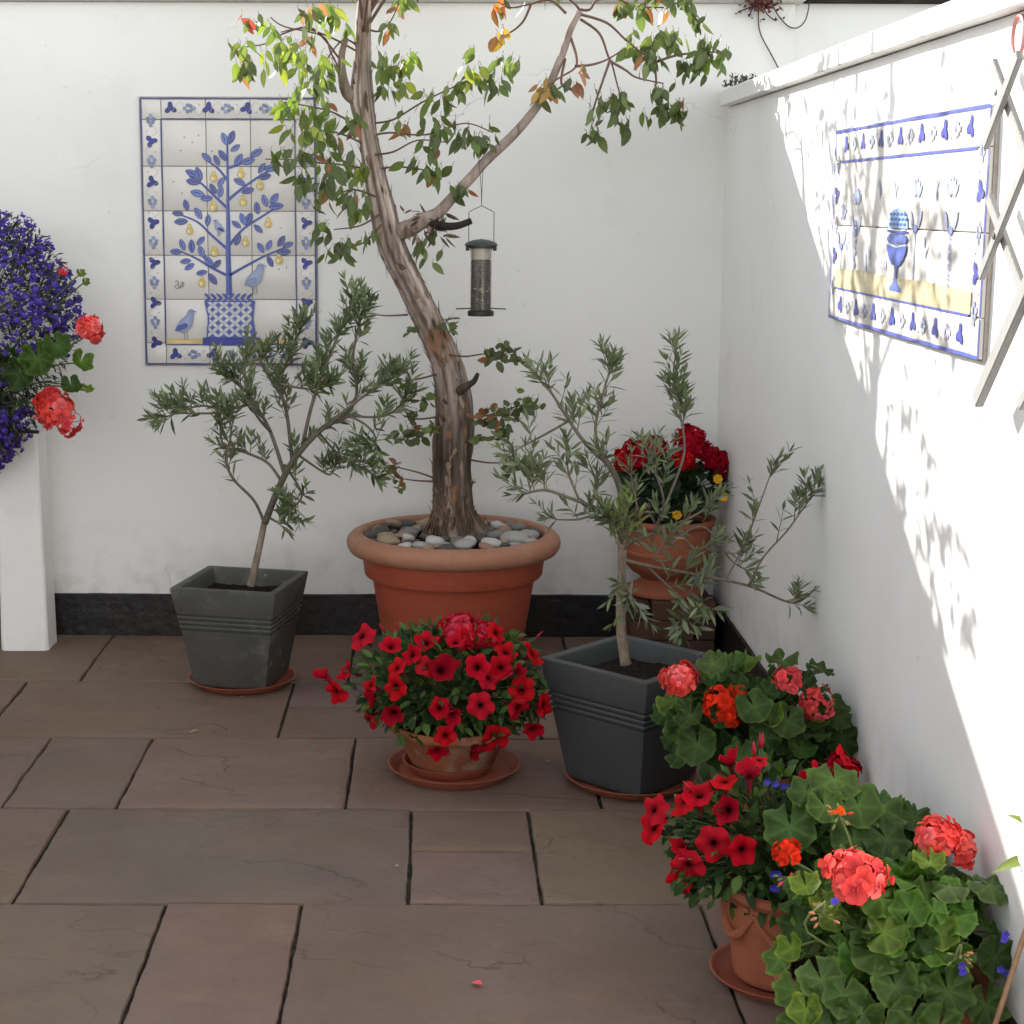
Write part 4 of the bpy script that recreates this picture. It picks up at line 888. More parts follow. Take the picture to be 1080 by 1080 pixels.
for a in [(262,72,-.72,22,13,[GD,GD,GD,OR,YG]),(252,52,-.72,12,5,[YG,OR]),(262,20,-.7,10,4,[OR,GM,(.3,.05,.04)]),(284,30,-.68,12,4,[GM,YG]),(300,62,-.68,22,9,[GM,YG,GY]),(316,66,-.66,26,13,B3),(326,95,-.66,24,14,D3),(348,75,-.62,22,12,D3+[YG]),(322,36,-.66,13,5,[GM]),(348,22,-.64,16,8,B3),(333,12,-.66,14,5,[GY,GM,PK]),(318,12,-.66,8,3,[PK,OR]),(330,44,-.66,10,2,[PK]),(366,30,-.6,8,3,[OR,GM]),(345,10,-.6,16,6,[GM,YG]),
 (302,110,-.68,16,9,B3),(326,118,-.66,18,8,[YG,GY,GM]),(348,125,-.62,20,10,X3),(372,128,-.58,14,7,X3+[OR]),(318,140,-.68,18,9,B3),(345,150,-.64,22,12,X3),(298,165,-.7,13,5,[GD,GM]),(316,165,-.68,10,4,[GD,GM]),(350,172,-.62,24,14,D3+[OR]),(375,180,-.57,20,14,B3+[GM]),(322,190,-.68,18,9,D3),(345,205,-.64,24,14,D3+[GM,OR]),(372,205,-.57,16,9,[GM,GM,OR]),(340,243,-.62,14,7,D3),(362,262,-.6,16,8,D3),(352,262,-.6,10,3,D3),(388,250,-.55,12,5,[GM,GD]),(375,225,-.57,16,8,X3),
 (400,68,-.56,16,9,[GM,GM,YG]),(424,75,-.6,16,9,B3),(425,92,-.6,12,5,[GY,GM]),(408,95,-.56,10,4,[GM,GD]),(432,62,-.6,12,5,[GY,YG]),(412,25,-.58,10,4,[OR,OR,GM]),(424,3,-.58,12,5,[OR,PK,YG]),
 (428,132,-.58,14,6,[GM,OR,GD]),(460,108,-.6,18,9,[GM,GD,YG]),(480,100,-.6,16,9,X3),(502,82,-.62,18,11,[YG,GM,GY]),(520,92,-.62,16,8,[GM,GD]),(462,135,-.6,18,9,[GM,GD,OR]),(455,152,-.62,14,6,[GM,OR]),(490,142,-.6,22,14,D3),(510,145,-.6,14,8,D3),(442,178,-.58,14,5,[GM,GD]),(462,185,-.6,18,8,D3+[OR]),(478,200,-.6,14,5,[GD,OR]),(448,262,-.55,16,8,D3),(455,245,-.55,10,4,[GD]),(528,62,-.6,10,4,[GM]),(540,70,-.6,16,5,[GM,YG]),(500,55,-.6,8,3,[GM]),
 (530,38,-.46,12,4,[OR,(.45,.3,.06),PK]),(528,5,-.44,10,5,[OR,(.55,.12,.03)]),(585,95,-.56,16,7,[OR,PK,(.4,.22,.08)]),(600,88,-.57,10,4,[PK,OR]),(572,98,-.56,8,4,[(.4,.25,.09),PK]),(612,72,-.57,9,3,[PK]),
 (640,120,-.55,22,16,D3+[GM]),(652,105,-.46,16,10,D3),(628,140,-.55,16,8,[GD,GM]),(660,128,-.46,12,6,D3),(685,62,-.45,18,14,D3+[OR,GM]),(700,40,-.45,14,8,[GD,GM,YG]),(712,45,-.45,14,7,[GM,GD]),(690,50,-.45,12,5,[OR,PK,GM]),(672,55,-.46,12,5,[GM,GD]),(692,112,-.45,16,10,D3),(710,118,-.45,16,9,D3+[GM]),(718,108,-.44,10,4,[OR,GD]),(700,98,-.44,14,7,D3),(740,65,-.43,18,11,[GM,GD,YG]),(762,62,-.42,13,8,[GM,YG]),(750,45,-.43,14,6,[GM,GD]),(722,70,-.44,12,4,[OR,GD]),(735,75,-.43,14,5,D3),
 (676,8,-.46,16,9,[GD,GM,OR]),(700,5,-.44,16,9,[GD,GM,OR]),(722,2,-.44,16,9,D3),(735,22,-.44,10,4,D3),(690,-6,-.44,18,9,D3+[OR]),(655,5,-.48,10,5,[OR,GD]),(664,35,-.48,8,2,[GD])]:
    cluster(*a)
for a in [(520,372,-.58,12,9,[GD,GD,OR]),(535,368,-.58,10,6,[GD]),(545,376,-.58,8,4,[GD]),(474,340,-.56,10,6,[GD,GM]),(438,345,-.54,6,2,[GD]),(540,435,-.6,16,12,D3),(555,425,-.62,16,10,D3+[GM]),(530,455,-.58,14,7,D3),(512,428,-.55,8,3,[OR]),(505,440,-.54,8,5,[OR,PK]),(520,440,-.56,8,5,[OR,GD]),(432,440,-.58,12,6,D3+[OR]),(440,458,-.58,14,8,D3+[YG]),(428,455,-.58,10,5,[GM,GD]),(450,420,-.56,9,4,[GM,GD]),(458,448,-.53,8,4,[YG,GM]),(540,490,-.58,14,9,[GM,GD,OR]),(555,490,-.58,10,5,[GD,GM]),(416,495,-.56,12,7,[PK,OR]),(424,508,-.56,10,4,[PK,OR]),(404,488,-.56,8,3,[GD]),(428,402,-.56,6,2,[PK]),(506,462,-.54,6,2,[OR])]:
    x, yv, Y, sp, n, mc = a; cluster(x, yv+4, Y, sp, n, mc, L=.038, Wr=.62, shape='round', droop=.2)
# the part of the crown above the picture, which throws the dappled shade on the side wall
for i in range(46):
    z = rl.uniform(2.2,2.6); x = -.16 + max(-.34,min(.5,rl.gauss(0,.24))); yv = -.58 + rl.gauss(0,.22); s = V((x,yv,z))
    for j in range(rl.randint(5,11)):
        b = s + V((rl.gauss(0,.05), rl.gauss(0,.05), rl.gauss(0,.05))); L = .062*rl.uniform(.7,1.15)
        leaf(lf, b, V((rl.uniform(-1,1), rl.uniform(-1,1), -.9)), rdir(rl), L, L*.4, jit(rl.choice([GD,GM,GM,YG]),.2,rl), seg=3)
    if i % 3 == 0:
        q = cl[min(range(N_), key=lambda j: abs(cl[j].z - (z-.25)))]; TW3.tube(spline([q, q.lerp(s,.5)+V((0,0,.04)), s], 4), [.006,.0055,.005,.0045,.004,.0035,.003,.0025,.002], 5, col=TWC)
TW3.build('fine_twigs', m_twig, eu, ER, sharp=None)
lf.build('crown', m_leaf_euc, eu, ER, sharp=None)

# ------------------------------------------------------------------ bird feeder
FY = -.545; fs_ = (FY+DIST)/1780*1.01
FB = PY(507,332,FY); fd = thing('bird_feeder', 'clear tube bird feeder with dark lid hanging from the eucalyptus branch', 'bird feeder', FB)
cx = FB.x; zt = lambda yv: PY(507, yv, FY).z; rT = 11.5*fs_
c0 = (cx, FY, 0)
k = MB(); k.lathe([(.001,zt(333)),(rT*1.18,zt(333)),(rT*1.2,zt(331)),(rT*1.18,zt(328)),(rT*.98,zt(327)),(.001,zt(327))], c0, 28); fbase = k.build('base', m_black, fd, FB)
k = MB(); k.lathe([(rT,zt(327)),(rT,zt(259)),(rT-.0018,zt(259)),(rT-.0018,zt(327)),(rT,zt(327))], c0, 36); ftube = k.build('tube', m_cleartube, fd, FB)
k = MB(); k.lathe([(.001,zt(326.5)),(rT-.0032,zt(326.5)),(rT-.0032,zt(275)),(rT*.6,zt(273)),(.001,zt(274))], c0, 28); k.build('seed', m_seed, ftube, FB)
k = MB(); k.lathe([(.001,zt(273)),(rT-.0036,zt(273.5)),(rT-.0036,zt(259)),(.001,zt(259))], c0, 24); 
k.build('empty_space_liner', M('pale_inside', (.60,.57,.48), .6, .3), ftube, FB)
k = MB(); rr = random.Random(4)
for i in range(16):
    a = rr.uniform(-2.7,-.4); z = zt(rr.uniform(302,323)); rq = rT-.0030; p = V((cx+math.cos(a)*rq*(.6 if i % 2 else .95), FY-abs(math.sin(a))*rq, z))
    k.tube([p+V((-.004,0,0)), p, p+V((.004,0,.001))], [.001,.0032,.001], 6)
k.build('seed_husks', m_husk, ftube, FB)
k = MB(); k.lathe([(.001,zt(252)),(rT*.7,zt(253)),(rT*1.3,zt(255.5)),(rT*1.5,zt(258)),(rT*1.5,zt(259)),(rT*1.08,zt(259.2)),(rT*1.08,zt(262)),(rT*1.02,zt(262)),(.001,zt(259.5))], c0, 32)
flid = k.build('lid', m_feedlid, fd, FB)
for sx in (-1,1):
    k = MB(); k.box((cx+sx*rT*1.22-.006,FY-.006,zt(264.5)),(cx+sx*rT*1.22+.006,FY+.006,zt(258.8)), b=.0015); k.build('lid_clip', m_black, flid, FB)
for sx in (-1,1):
    k = MB(); k.tube([(cx+sx*rT*.9,FY-.008,zt(325.0)),(cx+sx*26*fs_,FY-.010,zt(325.6))], [.0022,.0022], 8); k.build('perch', m_wire, fbase, FB)
k = MB(); h = [(cx-13*fs_,FY,zt(262)),(cx-13*fs_,FY,zt(224)),(cx-11*fs_,FY,zt(222.5)),(cx,FY,zt(217)),(cx+11*fs_,FY,zt(222.5)),(cx+13*fs_,FY,zt(224)),(cx+13*fs_,FY,zt(262))]
k.tube(h, [.0013]*7, 6)
bt = PY(508,171,-.53)
k.tube(spline([(cx,FY,zt(217)),(cx-.001,FY,zt(200)),(bt.x-.007,-.558,bt.z-.02),(bt.x-.010,-.550,bt.z+.004),(bt.x,-.53,bt.z+.019),(bt.x+.010,-.51,bt.z+.0),(bt.x+.004,-.52,bt.z-.035),(cx+.001,FY,zt(205)),(cx,FY,zt(217))],5), [.0011]*41, 6)
k.build('hanger', m_wire, fd, FB)

# ------------------------------------------------------------------ olive trees
OG = [(.082,.112,.046),(.062,.088,.038),(.120,.156,.066),(.170,.205,.092)]
def olive(root, label, trunk, trw, limbs, seed, tcol, dens=1.0, wood=(.12,.10,.078), lsz=.062):
    rr = random.Random(seed); t = thing('olive_tree', label, 'tree', root)
    k = MB(); c = spline(P3(trunk), 6); m = len(c); k.tube(c, [lerp(trw[0],trw[1],i/(m-1))/2 for i in range(m)], 14, disp=lambda t_, th, p: noise.noise(V((math.cos(th)*1.5, math.sin(th)*1.5, p.z*14)))*.13, colf=lambda t_, th, q: tuple(x*(1+.5*noise.noise(V((q.x*60,q.y*60,q.z*25)))) for x in tcol)); k.build('trunk', m_bark if False else m_twig, t, root, sharp=None)
    wd = MB(); lv_ = MB(); pal = OG if dens > .8 else [(.095,.118,.058),(.13,.16,.078),(.175,.205,.11),(.07,.088,.045)]
    def sprig(p, d, L, n, ls=lsz, colset=None):
        colset = colset or pal; d = d.normalized(); q = p; step = L/n; side = d.orthogonal().normalized(); pts = [p]; w = rdir(rr)*.35
        for i in range(n):
            d = (d + w*.12 + V((0,0,.05))).normalized(); q = q + d*step; pts.append(q)
            side = (Quaternion(d, PI/2 + rr.uniform(-.5,.5)) @ side); side = (side - d*side.dot(d)).normalized()
            l = ls*(1.05 - .5*(i/n)**2)*rr.uniform(.7,1.1); f = lerp(.75,1.5,i/n) 
            for s_ in (-1, 1):
                if rr.random() < .10: continue
                dd = (d*f*1.15 + side*s_ + rdir(rr)*.3).normalized(); nn = (d*1.0 - side*s_*.6 + rdir(rr)*.5 + V((0,-.1,.35)))
                leaf(lv_, q, dd, nn, l, l*rr.uniform(.19,.27), jit(rr.choice(colset),.3,rr), 'oblong', fold=.25, bend=rr.uniform(-.05,.2), seg=3)
        leaf(lv_, q, d, rdir(rr), ls*.6, ls*.12, jit(colset[-1],.2,rr), seg=3)
        wd.tube(pts, [lerp(.0016,.0007,i/n) for i in range(n+1)], 5, col=jit((.14,.15,.085),.2,rr))
    for pts, w0, w1, leafy, nsp in limbs:
        c = spline(P3(pts), 6); m = len(c); wd.tube(c, [lerp(w0,w1,i/(m-1))/1780*(pts[0][2]+DIST)/2 for i in range(m)], 7, col=jit(wood,.15,rr))
        for i in range(int(nsp*dens+.5)):
            a = lerp(leafy*.75, 1.0, rr.random()**.9); j = min(m-2, int(a*(m-1))); p = c[j].lerp(c[j+1], rr.random()); dd = (c[j+1]-c[j]).normalized()
            dv = dd*.7 + rdir(rr)*.75 + V((0,0,.55)); sprig(p, dv, rr.uniform(.04,.085), rr.randint(3,5))
        sprig(c[-3], (c[-1]-c[-3]), rr.uniform(.03,.05), 4)
    return t, k, wd, lv_, sprig
Y1 = -.60; OR1 = PZ(266,612,.285); 
t1, _, wd, lv_, sprig = olive(OR1, 'bushy olive tree in the left square grey planter with stains', [(264,618,Y1),(267,606,Y1),(273,580,Y1),(279,550,Y1)], (.027,.019), [
 ([(279,552,Y1),(295,512,Y1-.02),(312,482,Y1-.04),(340,452,Y1-.05),(368,438,Y1-.06)], 8,5,.55,5),
 ([(279,552,Y1),(268,528,Y1-.04),(246,505,Y1-.08),(239,485,Y1-.1),(244,455,Y1-.12),(240,440,Y1-.12)], 3.5,2,.1,7),
 ([(297,508,Y1),(282,488,Y1+.03),(258,477,Y1+.05),(236,470,Y1+.06),(232,445,Y1+.06)], 3.5,2,.3,7),
 ([(300,500,Y1),(285,455,Y1-.02),(268,425,Y1-.04),(252,405,Y1-.05),(235,395,Y1-.06)], 4.5,2.2,.35,10),
 ([(308,485,Y1),(303,440,Y1+.04),(296,405,Y1+.05),(305,375,Y1+.06),(318,345,Y1+.05)], 4.5,2,.3,13),
 ([(318,475,Y1),(328,430,Y1-.06),(342,390,Y1-.08),(356,355,Y1-.1),(372,322,Y1-.1)], 4.5,2,.3,14),
 ([(345,450,Y1),(375,420,Y1-.02),(372,380,Y1-.05),(378,345,Y1-.06),(384,322,Y1-.08)], 4,2,.3,13),
 ([(368,438,Y1-.06),(392,440,Y1-.02),(410,437,Y1+.02),(424,425,Y1+.04),(430,415,Y1+.04)], 3,1.6,.35,6),
 ([(345,450,Y1-.05),(370,428,Y1-.1),(395,410,Y1-.12),(405,405,Y1-.12),(415,398,Y1-.12)], 4,2,.3,9),
 ([(335,455,Y1),(358,480,Y1-.05),(380,492,Y1-.08),(392,500,Y1-.1)], 3,1.5,.3,6),
 ([(368,438,Y1-.06),(388,450,Y1-.1),(396,465,Y1-.12),(380,478,Y1-.14)], 3,1.8,.5,6),
 ([(252,420,Y1-.04),(232,434,Y1-.08),(208,436,Y1-.12),(188,436,Y1-.14),(174,440,Y1-.15)], 3,1.5,.2,9),
 ([(268,425,Y1-.04),(240,432,Y1-.0),(215,428,Y1+.02),(195,432,Y1+.04)], 3,1.6,.35,6),
 ([(285,455,Y1-.02),(272,440,Y1-.12),(262,420,Y1-.16),(258,395,Y1-.18),(262,375,Y1-.18)], 3.5,1.6,.3,10),
 ([(300,490,Y1),(318,520,Y1-.06),(310,535,Y1-.09)], 3,2,.2,6),([(282,545,Y1),(296,552,Y1-.03),(300,548,Y1-.04)], 3,2,.2,5),([(315,480,Y1),(345,500,Y1-.02),(352,495,Y1-.03)], 3,1.5,.3,4),
 ([(305,430,Y1),(285,400,Y1+.08),(275,380,Y1+.1),(290,375,Y1+.1)], 3,1.6,.2,8),([(296,405,Y1),(325,410,Y1-.05),(345,405,Y1-.07)], 3,1.5,.2,7)], 31, (.25,.20,.15), wood=(.165,.142,.11), dens=1.75, lsz=.052)
_.v; t1p = t1
wd.build('branches', m_twig, t1, OR1, sharp=None); lv_.build('crown', m_leaf_olive, t1, OR1, sharp=None)
Y2 = -1.52; OR2 = PZ(660,698,.29)
t2, _, wd, lv_, sprig = olive(OR2, 'sparse spreading olive tree in the dark grey planter turned cornerwise', [(660,701,Y2),(658,690,Y2),(655,660,Y2),(655,630,Y2),(656,600,Y2),(656,560,Y2)], (.030,.022), [
 ([(656,562,Y2),(657,535,Y2),(652,510,Y2),(642,490,Y2-.02),(632,478,Y2-.03)], 8,6,.9,3),
 ([(640,488,Y2),(618,468,Y2-.04),(598,440,Y2-.06),(582,415,Y2-.08),(572,405,Y2-.08)], 5,2,.2,13),
 ([(598,445,Y2-.06),(575,458,Y2-.02),(556,468,Y2),(545,474,Y2)], 3,1.6,.3,4),
 ([(632,478,Y2-.02),(628,450,Y2),(636,415,Y2+.03),(645,385,Y2+.04)], 4,2,.3,12),
 ([(655,545,Y2),(630,536,Y2-.04),(600,525,Y2-.08),(575,517,Y2-.1),(553,521,Y2-.1)], 5,2.2,.5,6),
 ([(652,552,Y2),(625,545,Y2+.03),(608,548,Y2+.04),(585,548,Y2+.04)], 3.5,1.6,.5,4),
 ([(612,530,Y2-.06),(600,500,Y2-.05),(597,475,Y2-.05)], 3,1.6,.2,6),([(622,540,Y2),(628,510,Y2+.04),(622,490,Y2+.05)], 3,1.6,.2,7),
 ([(560,520,Y2-.1),(556,500,Y2-.1),(560,485,Y2-.1)], 1.8,1.2,.2,4),([(560,505,Y2-.1),(548,490,Y2-.1)], 1.8,1,.3,2),
 ([(690,560,Y2-.05),(715,500,Y2-.02),(722,470,Y2),(716,430,Y2),(710,400,Y2),(714,365,Y2)], 3,1.8,.62,12),
 ([(657,575,Y2),(690,562,Y2-.03),(730,545,Y2-.05),(745,535,Y2-.05)], 4,2,.3,8),
 ([(657,590,Y2),(690,598,Y2-.02),(740,607,Y2-.03),(790,618,Y2-.04),(832,635,Y2-.04),(850,630,Y2-.04),(866,612,Y2-.04)], 4,1.8,.15,7),
 ([(765,612,Y2-.03),(785,575,Y2-.03),(800,535,Y2-.03),(812,502,Y2-.03)], 2.4,1.3,.2,9),
 ([(790,617,Y2-.04),(805,588,Y2-.06),(830,560,Y2-.08),(848,535,Y2-.08),(856,525,Y2-.08)], 2.6,1.4,.25,9),
 ([(700,580,Y2-.02),(740,555,Y2),(770,590,Y2),(785,600,Y2)], 2.6,1.5,.5,4),
 ([(657,575,Y2),(652,562,Y2-.06),(650,550,Y2-.09),(640,545,Y2-.1)], 3,2,.1,12),
 ([(657,600,Y2),(662,620,Y2-.06),(668,632,Y2-.07)], 2.6,1.4,.2,7),([(680,595,Y2),(712,625,Y2-.1),(725,640,Y2-.12),(718,665,Y2-.13)], 2.6,1.3,.3,10),([(725,630,Y2-.1),(735,615,Y2-.12),(742,640,Y2-.13)], 2,1.2,.2,7),
 ([(690,562,Y2-.03),(700,530,Y2-.08),(690,495,Y2-.1),(680,470,Y2-.1)], 3,1.6,.2,8),([(690,575,Y2),(705,590,Y2-.1),(690,590,Y2-.12),(700,575,Y2-.13)], 2.6,1.4,.2,3),([(657,580,Y2),(675,560,Y2-.08),(670,525,Y2-.1),(665,500,Y2-.1)], 3,1.5,.2,5),([(715,560,Y2),(735,580,Y2-.06),(750,570,Y2-.08)], 2.4,1.4,.2,2)], 47, (.26,.20,.15), wood=(.17,.145,.115), dens=.8, lsz=.05)
for (x, yv) in ((650,560),(655,548),(644,552),(648,540),(660,556)): sprig(PY(x, yv+14, Y2-.1), V((R.uniform(-.6,.6),-.2,1)), .08, 6, .055, [(.16,.20,.05),(.20,.25,.07)])  # brighter yellow-green puts sunlight into the colour of these sprigs
for (x, yv) in ((715,372),(713,395),(720,415),(706,412),(742,540),(700,480)): sprig(PY(x, yv+10, Y2), V((R.uniform(-.7,.7),-.2,1)), .07, 5, .05, [(.12,.16,.06),(.09,.12,.05)])
wd.build('branches', m_twig, t2, OR2, sharp=None); lv_.build('crown', m_leaf_olive, t2, OR2, sharp=None)

# ------------------------------------------------------------------ brick stack, urn and its pelargonium in the corner
BK = (.80,-.175,0); k = MB(); rr = random.Random(9)
for cI in range(3):
    z0 = .001 + cI*.0665
    for (x0,x1,y0,y1) in ([(-.142,.072,-.145,-.043),(.078,.142,-.145,-.043),(-.142,-.04,-.037,.145),(-.034,.142,-.037,.145)] if cI % 2 else [(-.142,-.078,-.145,-.043),(-.072,.142,-.145,-.043),(-.142,.03,-.037,.145),(.036,.142,-.037,.145)]):
        j = rr.uniform(-.003,.003); k.box((BK[0]+x0+j,BK[1]+y0+j,z0),(BK[0]+x1+j,BK[1]+y1+j,z0+.064), jit(rr.choice([(.095,.05,.035),(.075,.042,.033),(.115,.06,.04)]),.15,rr), b=.003)
tag(k.build('brick_stack', m_brick, loc=BK), 'low stack of dark brown bricks in the corner under the urn', 'brick stack')
UB = V((.79,-.175,.201)); t = thing('urn_pot', 'terracotta urn on the brick stack in the corner', 'pot', UB)
k = MB(); k.lathe([(.001,0),(.132,0),(.136,.004),(.136,.012),(.130,.018),(.105,.030),(.083,.045),(.080,.052),(.088,.060),(.115,.078),(.135,.100),(.146,.125),(.149,.14),(.153,.143),(.153,.152),(.149,.156),(.150,.20),(.155,.232),(.166,.240),(.170,.248),(.168,.258),(.160,.262),(.150,.258),(.143,.24),(.14,.20)], UB, 56, cap0=True); body = k.build('pot_body', m_terra2, t, UB, sharp=35)
k = MB(); k.lathe([(.001,.235),(.07,.238),(.143,.232)], UB, 24); k.build('soil', m_soil, body, UB)
uy = -.25
pel_plant(tuple(UB+V((0,0,.24))), 'dark leaved pelargonium with deep red heads in the corner urn', (.805,-.19,.55), (.175,.15,.135), 60,
 [(P_deep[0], PY(672,478,uy), (-.5,-.8,.5), 1.05, None),(P_deep[1], PY(690,470,uy+.04), (.1,-.7,.8), .9, None),(P_red[0], PY(658,486,uy+.02), (-.7,-.6,.2), .8, None),(P_deep[1], PY(728,466,uy), (-.1,-.75,.8), 1.25, None),(P_deep[0], PY(748,480,uy), (.5,-.7,.5), .8, None),(P_red[1], PY(722,486,uy-.06), (0,-1,.3), .75, 'brighter red flower head below the big one'),(P_deep[0], PY(759,490,uy+.04), (.6,-.7,.3), .95, None)],
 63, UB+V((0,0,.235)), lr=(.030,.045), col=(.022,.045,.016), keep=lambda p: p.x < WX-.02 and p.y < -.02)
YP = [(757,505),(763,524),(714,543)]
k = MB(); rr = random.Random(2); YL = PY(757,505,-.32)
for x, yv in YP:
    p = PY(x, yv, -.34)
    for q in range(7): petal(k, p, V((math.cos(q*.9), -.3, math.sin(q*.9))), V((0,-1,.1)), .016, .013, jit((.72,.38,.02),.15,rr), .2)
    k.tube([p+V((0,.004,0)), p+V((-.01,.05,-.05)), UB+V((.03,0,.24))], [.001,.001,.0012], 5, col=(.06,.09,.03))
tag(k.build('viola', m_petal, loc=UB+V((.03,0,.24))), 'three small yellow orange flowers at right edge of the corner urn', 'flowers')

# ------------------------------------------------------------------ petunia bowl in the middle
PBc = V((.058,-1.45,0))
sauc('saucer', tuple(PBc), .178, 'wide terracotta saucer beneath the petunia bowl on the open patio', 'saucers under pots', h=.028)
sauc('saucer', (PBc.x-.012, PBc.y+.004, .008), .127, 'smaller terracotta saucer nested inside wide one beneath petunia bowl', 'saucers under pots', h=.030)
PR = PBc + V((-.006,0,.016)); t = thing('plant_pot', 'shallow weathered terracotta bowl of red petunias on two nested saucers', 'pot', PR)
k = MB(); k.lathe([(.001,0),(.098,0),(.104,.006),(.152,.098),(.162,.104),(.170,.112),(.172,.124),(.168,.131),(.158,.130),(.150,.118),(.145,.1)], PR, 56, cap0=True); body = k.build('pot_body', m_terra, t, PR, sharp=40)
k = MB(); k.lathe([(.001,.112),(.08,.112),(.15,.105)], PR, 24); k.build('soil', m_soil, body, PR)
def petunia_plant(root, label, c, r, blooms, seed, base, nleaf, extra=None, keep=None, size=1.0):
    rr = random.Random(seed); t = thing('petunia', label, 'plant', root); lf = MB(); stx = MB(); c = V(c); base = V(base)
    for i in range(nleaf):
        d = rdir(rr)
        if d.z < -.72: continue
        q = rr.uniform(.35,1.0)**.6; tip = c + V((d.x*r[0]*q, d.y*r[1]*q, d.z*r[2]*q*.95))
        if keep and not keep(tip): continue
        for _ in range(2):
            ld = (d + rdir(rr)*.8 + V((0,0,.1))).normalized(); L = rr.uniform(.022,.042)*size
            leaf(lf, tip + rdir(rr)*.012, ld, V((0,-.3,1))+rdir(rr)*.6, L, L*rr.uniform(.4,.6), jit(rr.choice([(.030,.066,.016),(.045,.09,.020),(.022,.045,.014),(.075,.13,.03)]),.2,rr), 'lance', fold=.2, bend=rr.uniform(0,.35), seg=3)
        if i % 3 == 0: stx.tube(spline([base + V((rr.uniform(-.05,.05), rr.uniform(-.05,.05), 0)), base.lerp(tip,.55)+V((0,0,.03)), tip], 3), [.0016]*7, 4, col=jit((.075,.10,.035),.2,rr))
    for (x, yv, s) in blooms:
        p = PE(x, yv, c, (r[0]*.98, r[1], r[2])); d = V(((p.x-c.x)/r[0]**2, (p.y-c.y)/r[1]**2, (p.z-c.z)/r[2]**2)).normalized()
        zd = d*.95 + V((0,-.32,.22)) + rdir(rr)*.55; pos = p + d*rr.uniform(.0,.03)
        place(rr.choice(P_pet), 'petunia_bloom', pos, zd, root, t, s*rr.uniform(.85,1.14), rr.uniform(0,6))
        e = pos - zd.normalized()*.045*s; stx.tube(spline([base.lerp(e,.5), base.lerp(e,.85)+V((0,0,.01)), e], 3), [.0013]*7, 4, col=(.08,.11,.04))
    for i in range(14):              # closed buds
        d = rdir(rr)
        if d.z < 0: continue
        q = c + V((d.x*r[0], d.y*r[1], d.z*r[2]))*1.0; e = q + (d + V((0,-.2,.3)))*.022
        stx.tube([q - d*.02, q, e], [.0012,.0016,.0014], 5, col=(.08,.12,.04)); stx.tube([e, e.lerp(q,-.5), e.lerp(q,-1.2)], [.0018,.0042,.001], 6, col=jit((.30,.01,.025),.2,rr))
    if extra: extra(t, lf, stx, rr)
    lf.build('foliage', m_leaf_small, t, root, sharp=None); stx.build('stems', m_stem, t, root, sharp=None); return t
bl = [(388,679,1.0),(416,688,.95),(450,678,1.0),(437,696,.95),(368,708,1.05),(357,729,1.1),(353,715,.9),(392,723,.85),(397,735,1.05),(389,757,.95),(421,725,1.1),(422,708,.95),(417,750,1.05),(453,704,1.0),(466,711,1.15),(464,746,1.0),(477,750,1.05),(470,769,1.0),(462,783,.95),(505,742,1.1),(500,781,.95),(522,777,1.2),(502,707,.95),(515,716,1.0),(533,689,1.05),(555,696,1.05),(527,705,.95),(545,745,1.05),(565,740,1.1),(557,762,1.05),(520,677,.95),(480,683,.8),(540,712,.9),(548,728,.95)]
pc = V((.052,-1.45,.243))
def ex1(t, lf, stx, rr):
    p = PY(484,668,-1.47)
    o = place(P_pink[0], 'flower_head', p, (-.1,-.4,1), ROOT1, t, 1.25, 1.0); o['label'] = 'bright pinkish red pelargonium head on top of the petunias'
    o = place(P_pink[0], 'flower_head', p+V((.066,.0,-.012)), (.5,-.5,.7), ROOT1, t, 1.0, 2.0); o['label'] = 'pelargonium head at right of the topmost one'
    stx.tube([p-V((0,0,.02)), p+V((-.012,.0,-.08)), p+V((-.02,0,-.2))], [.003]*3, 6, col=(.12,.16,.06))
    for i in range(60):
        q = p + V((rr.uniform(-.04,.09), rr.uniform(-.03,.06), rr.uniform(-.07,-.02))); leaf(lf, q, rdir(rr)+V((0,-.2,.3)), V((0,0,1))+rdir(rr), .028, .012, jit(rr.choice([(.12,.10,.05),(.11,.14,.045),(.06,.10,.03)]),.2,rr), seg=3)
ROOT1 = tuple(PR+V((0,0,.112)))
petunia_plant(ROOT1, 'rounded mass of red petunias spilling over the shallow bowl', pc, (.258,.21,.162), bl, 5, PR+V((0,0,.11)), 1050, ex1)

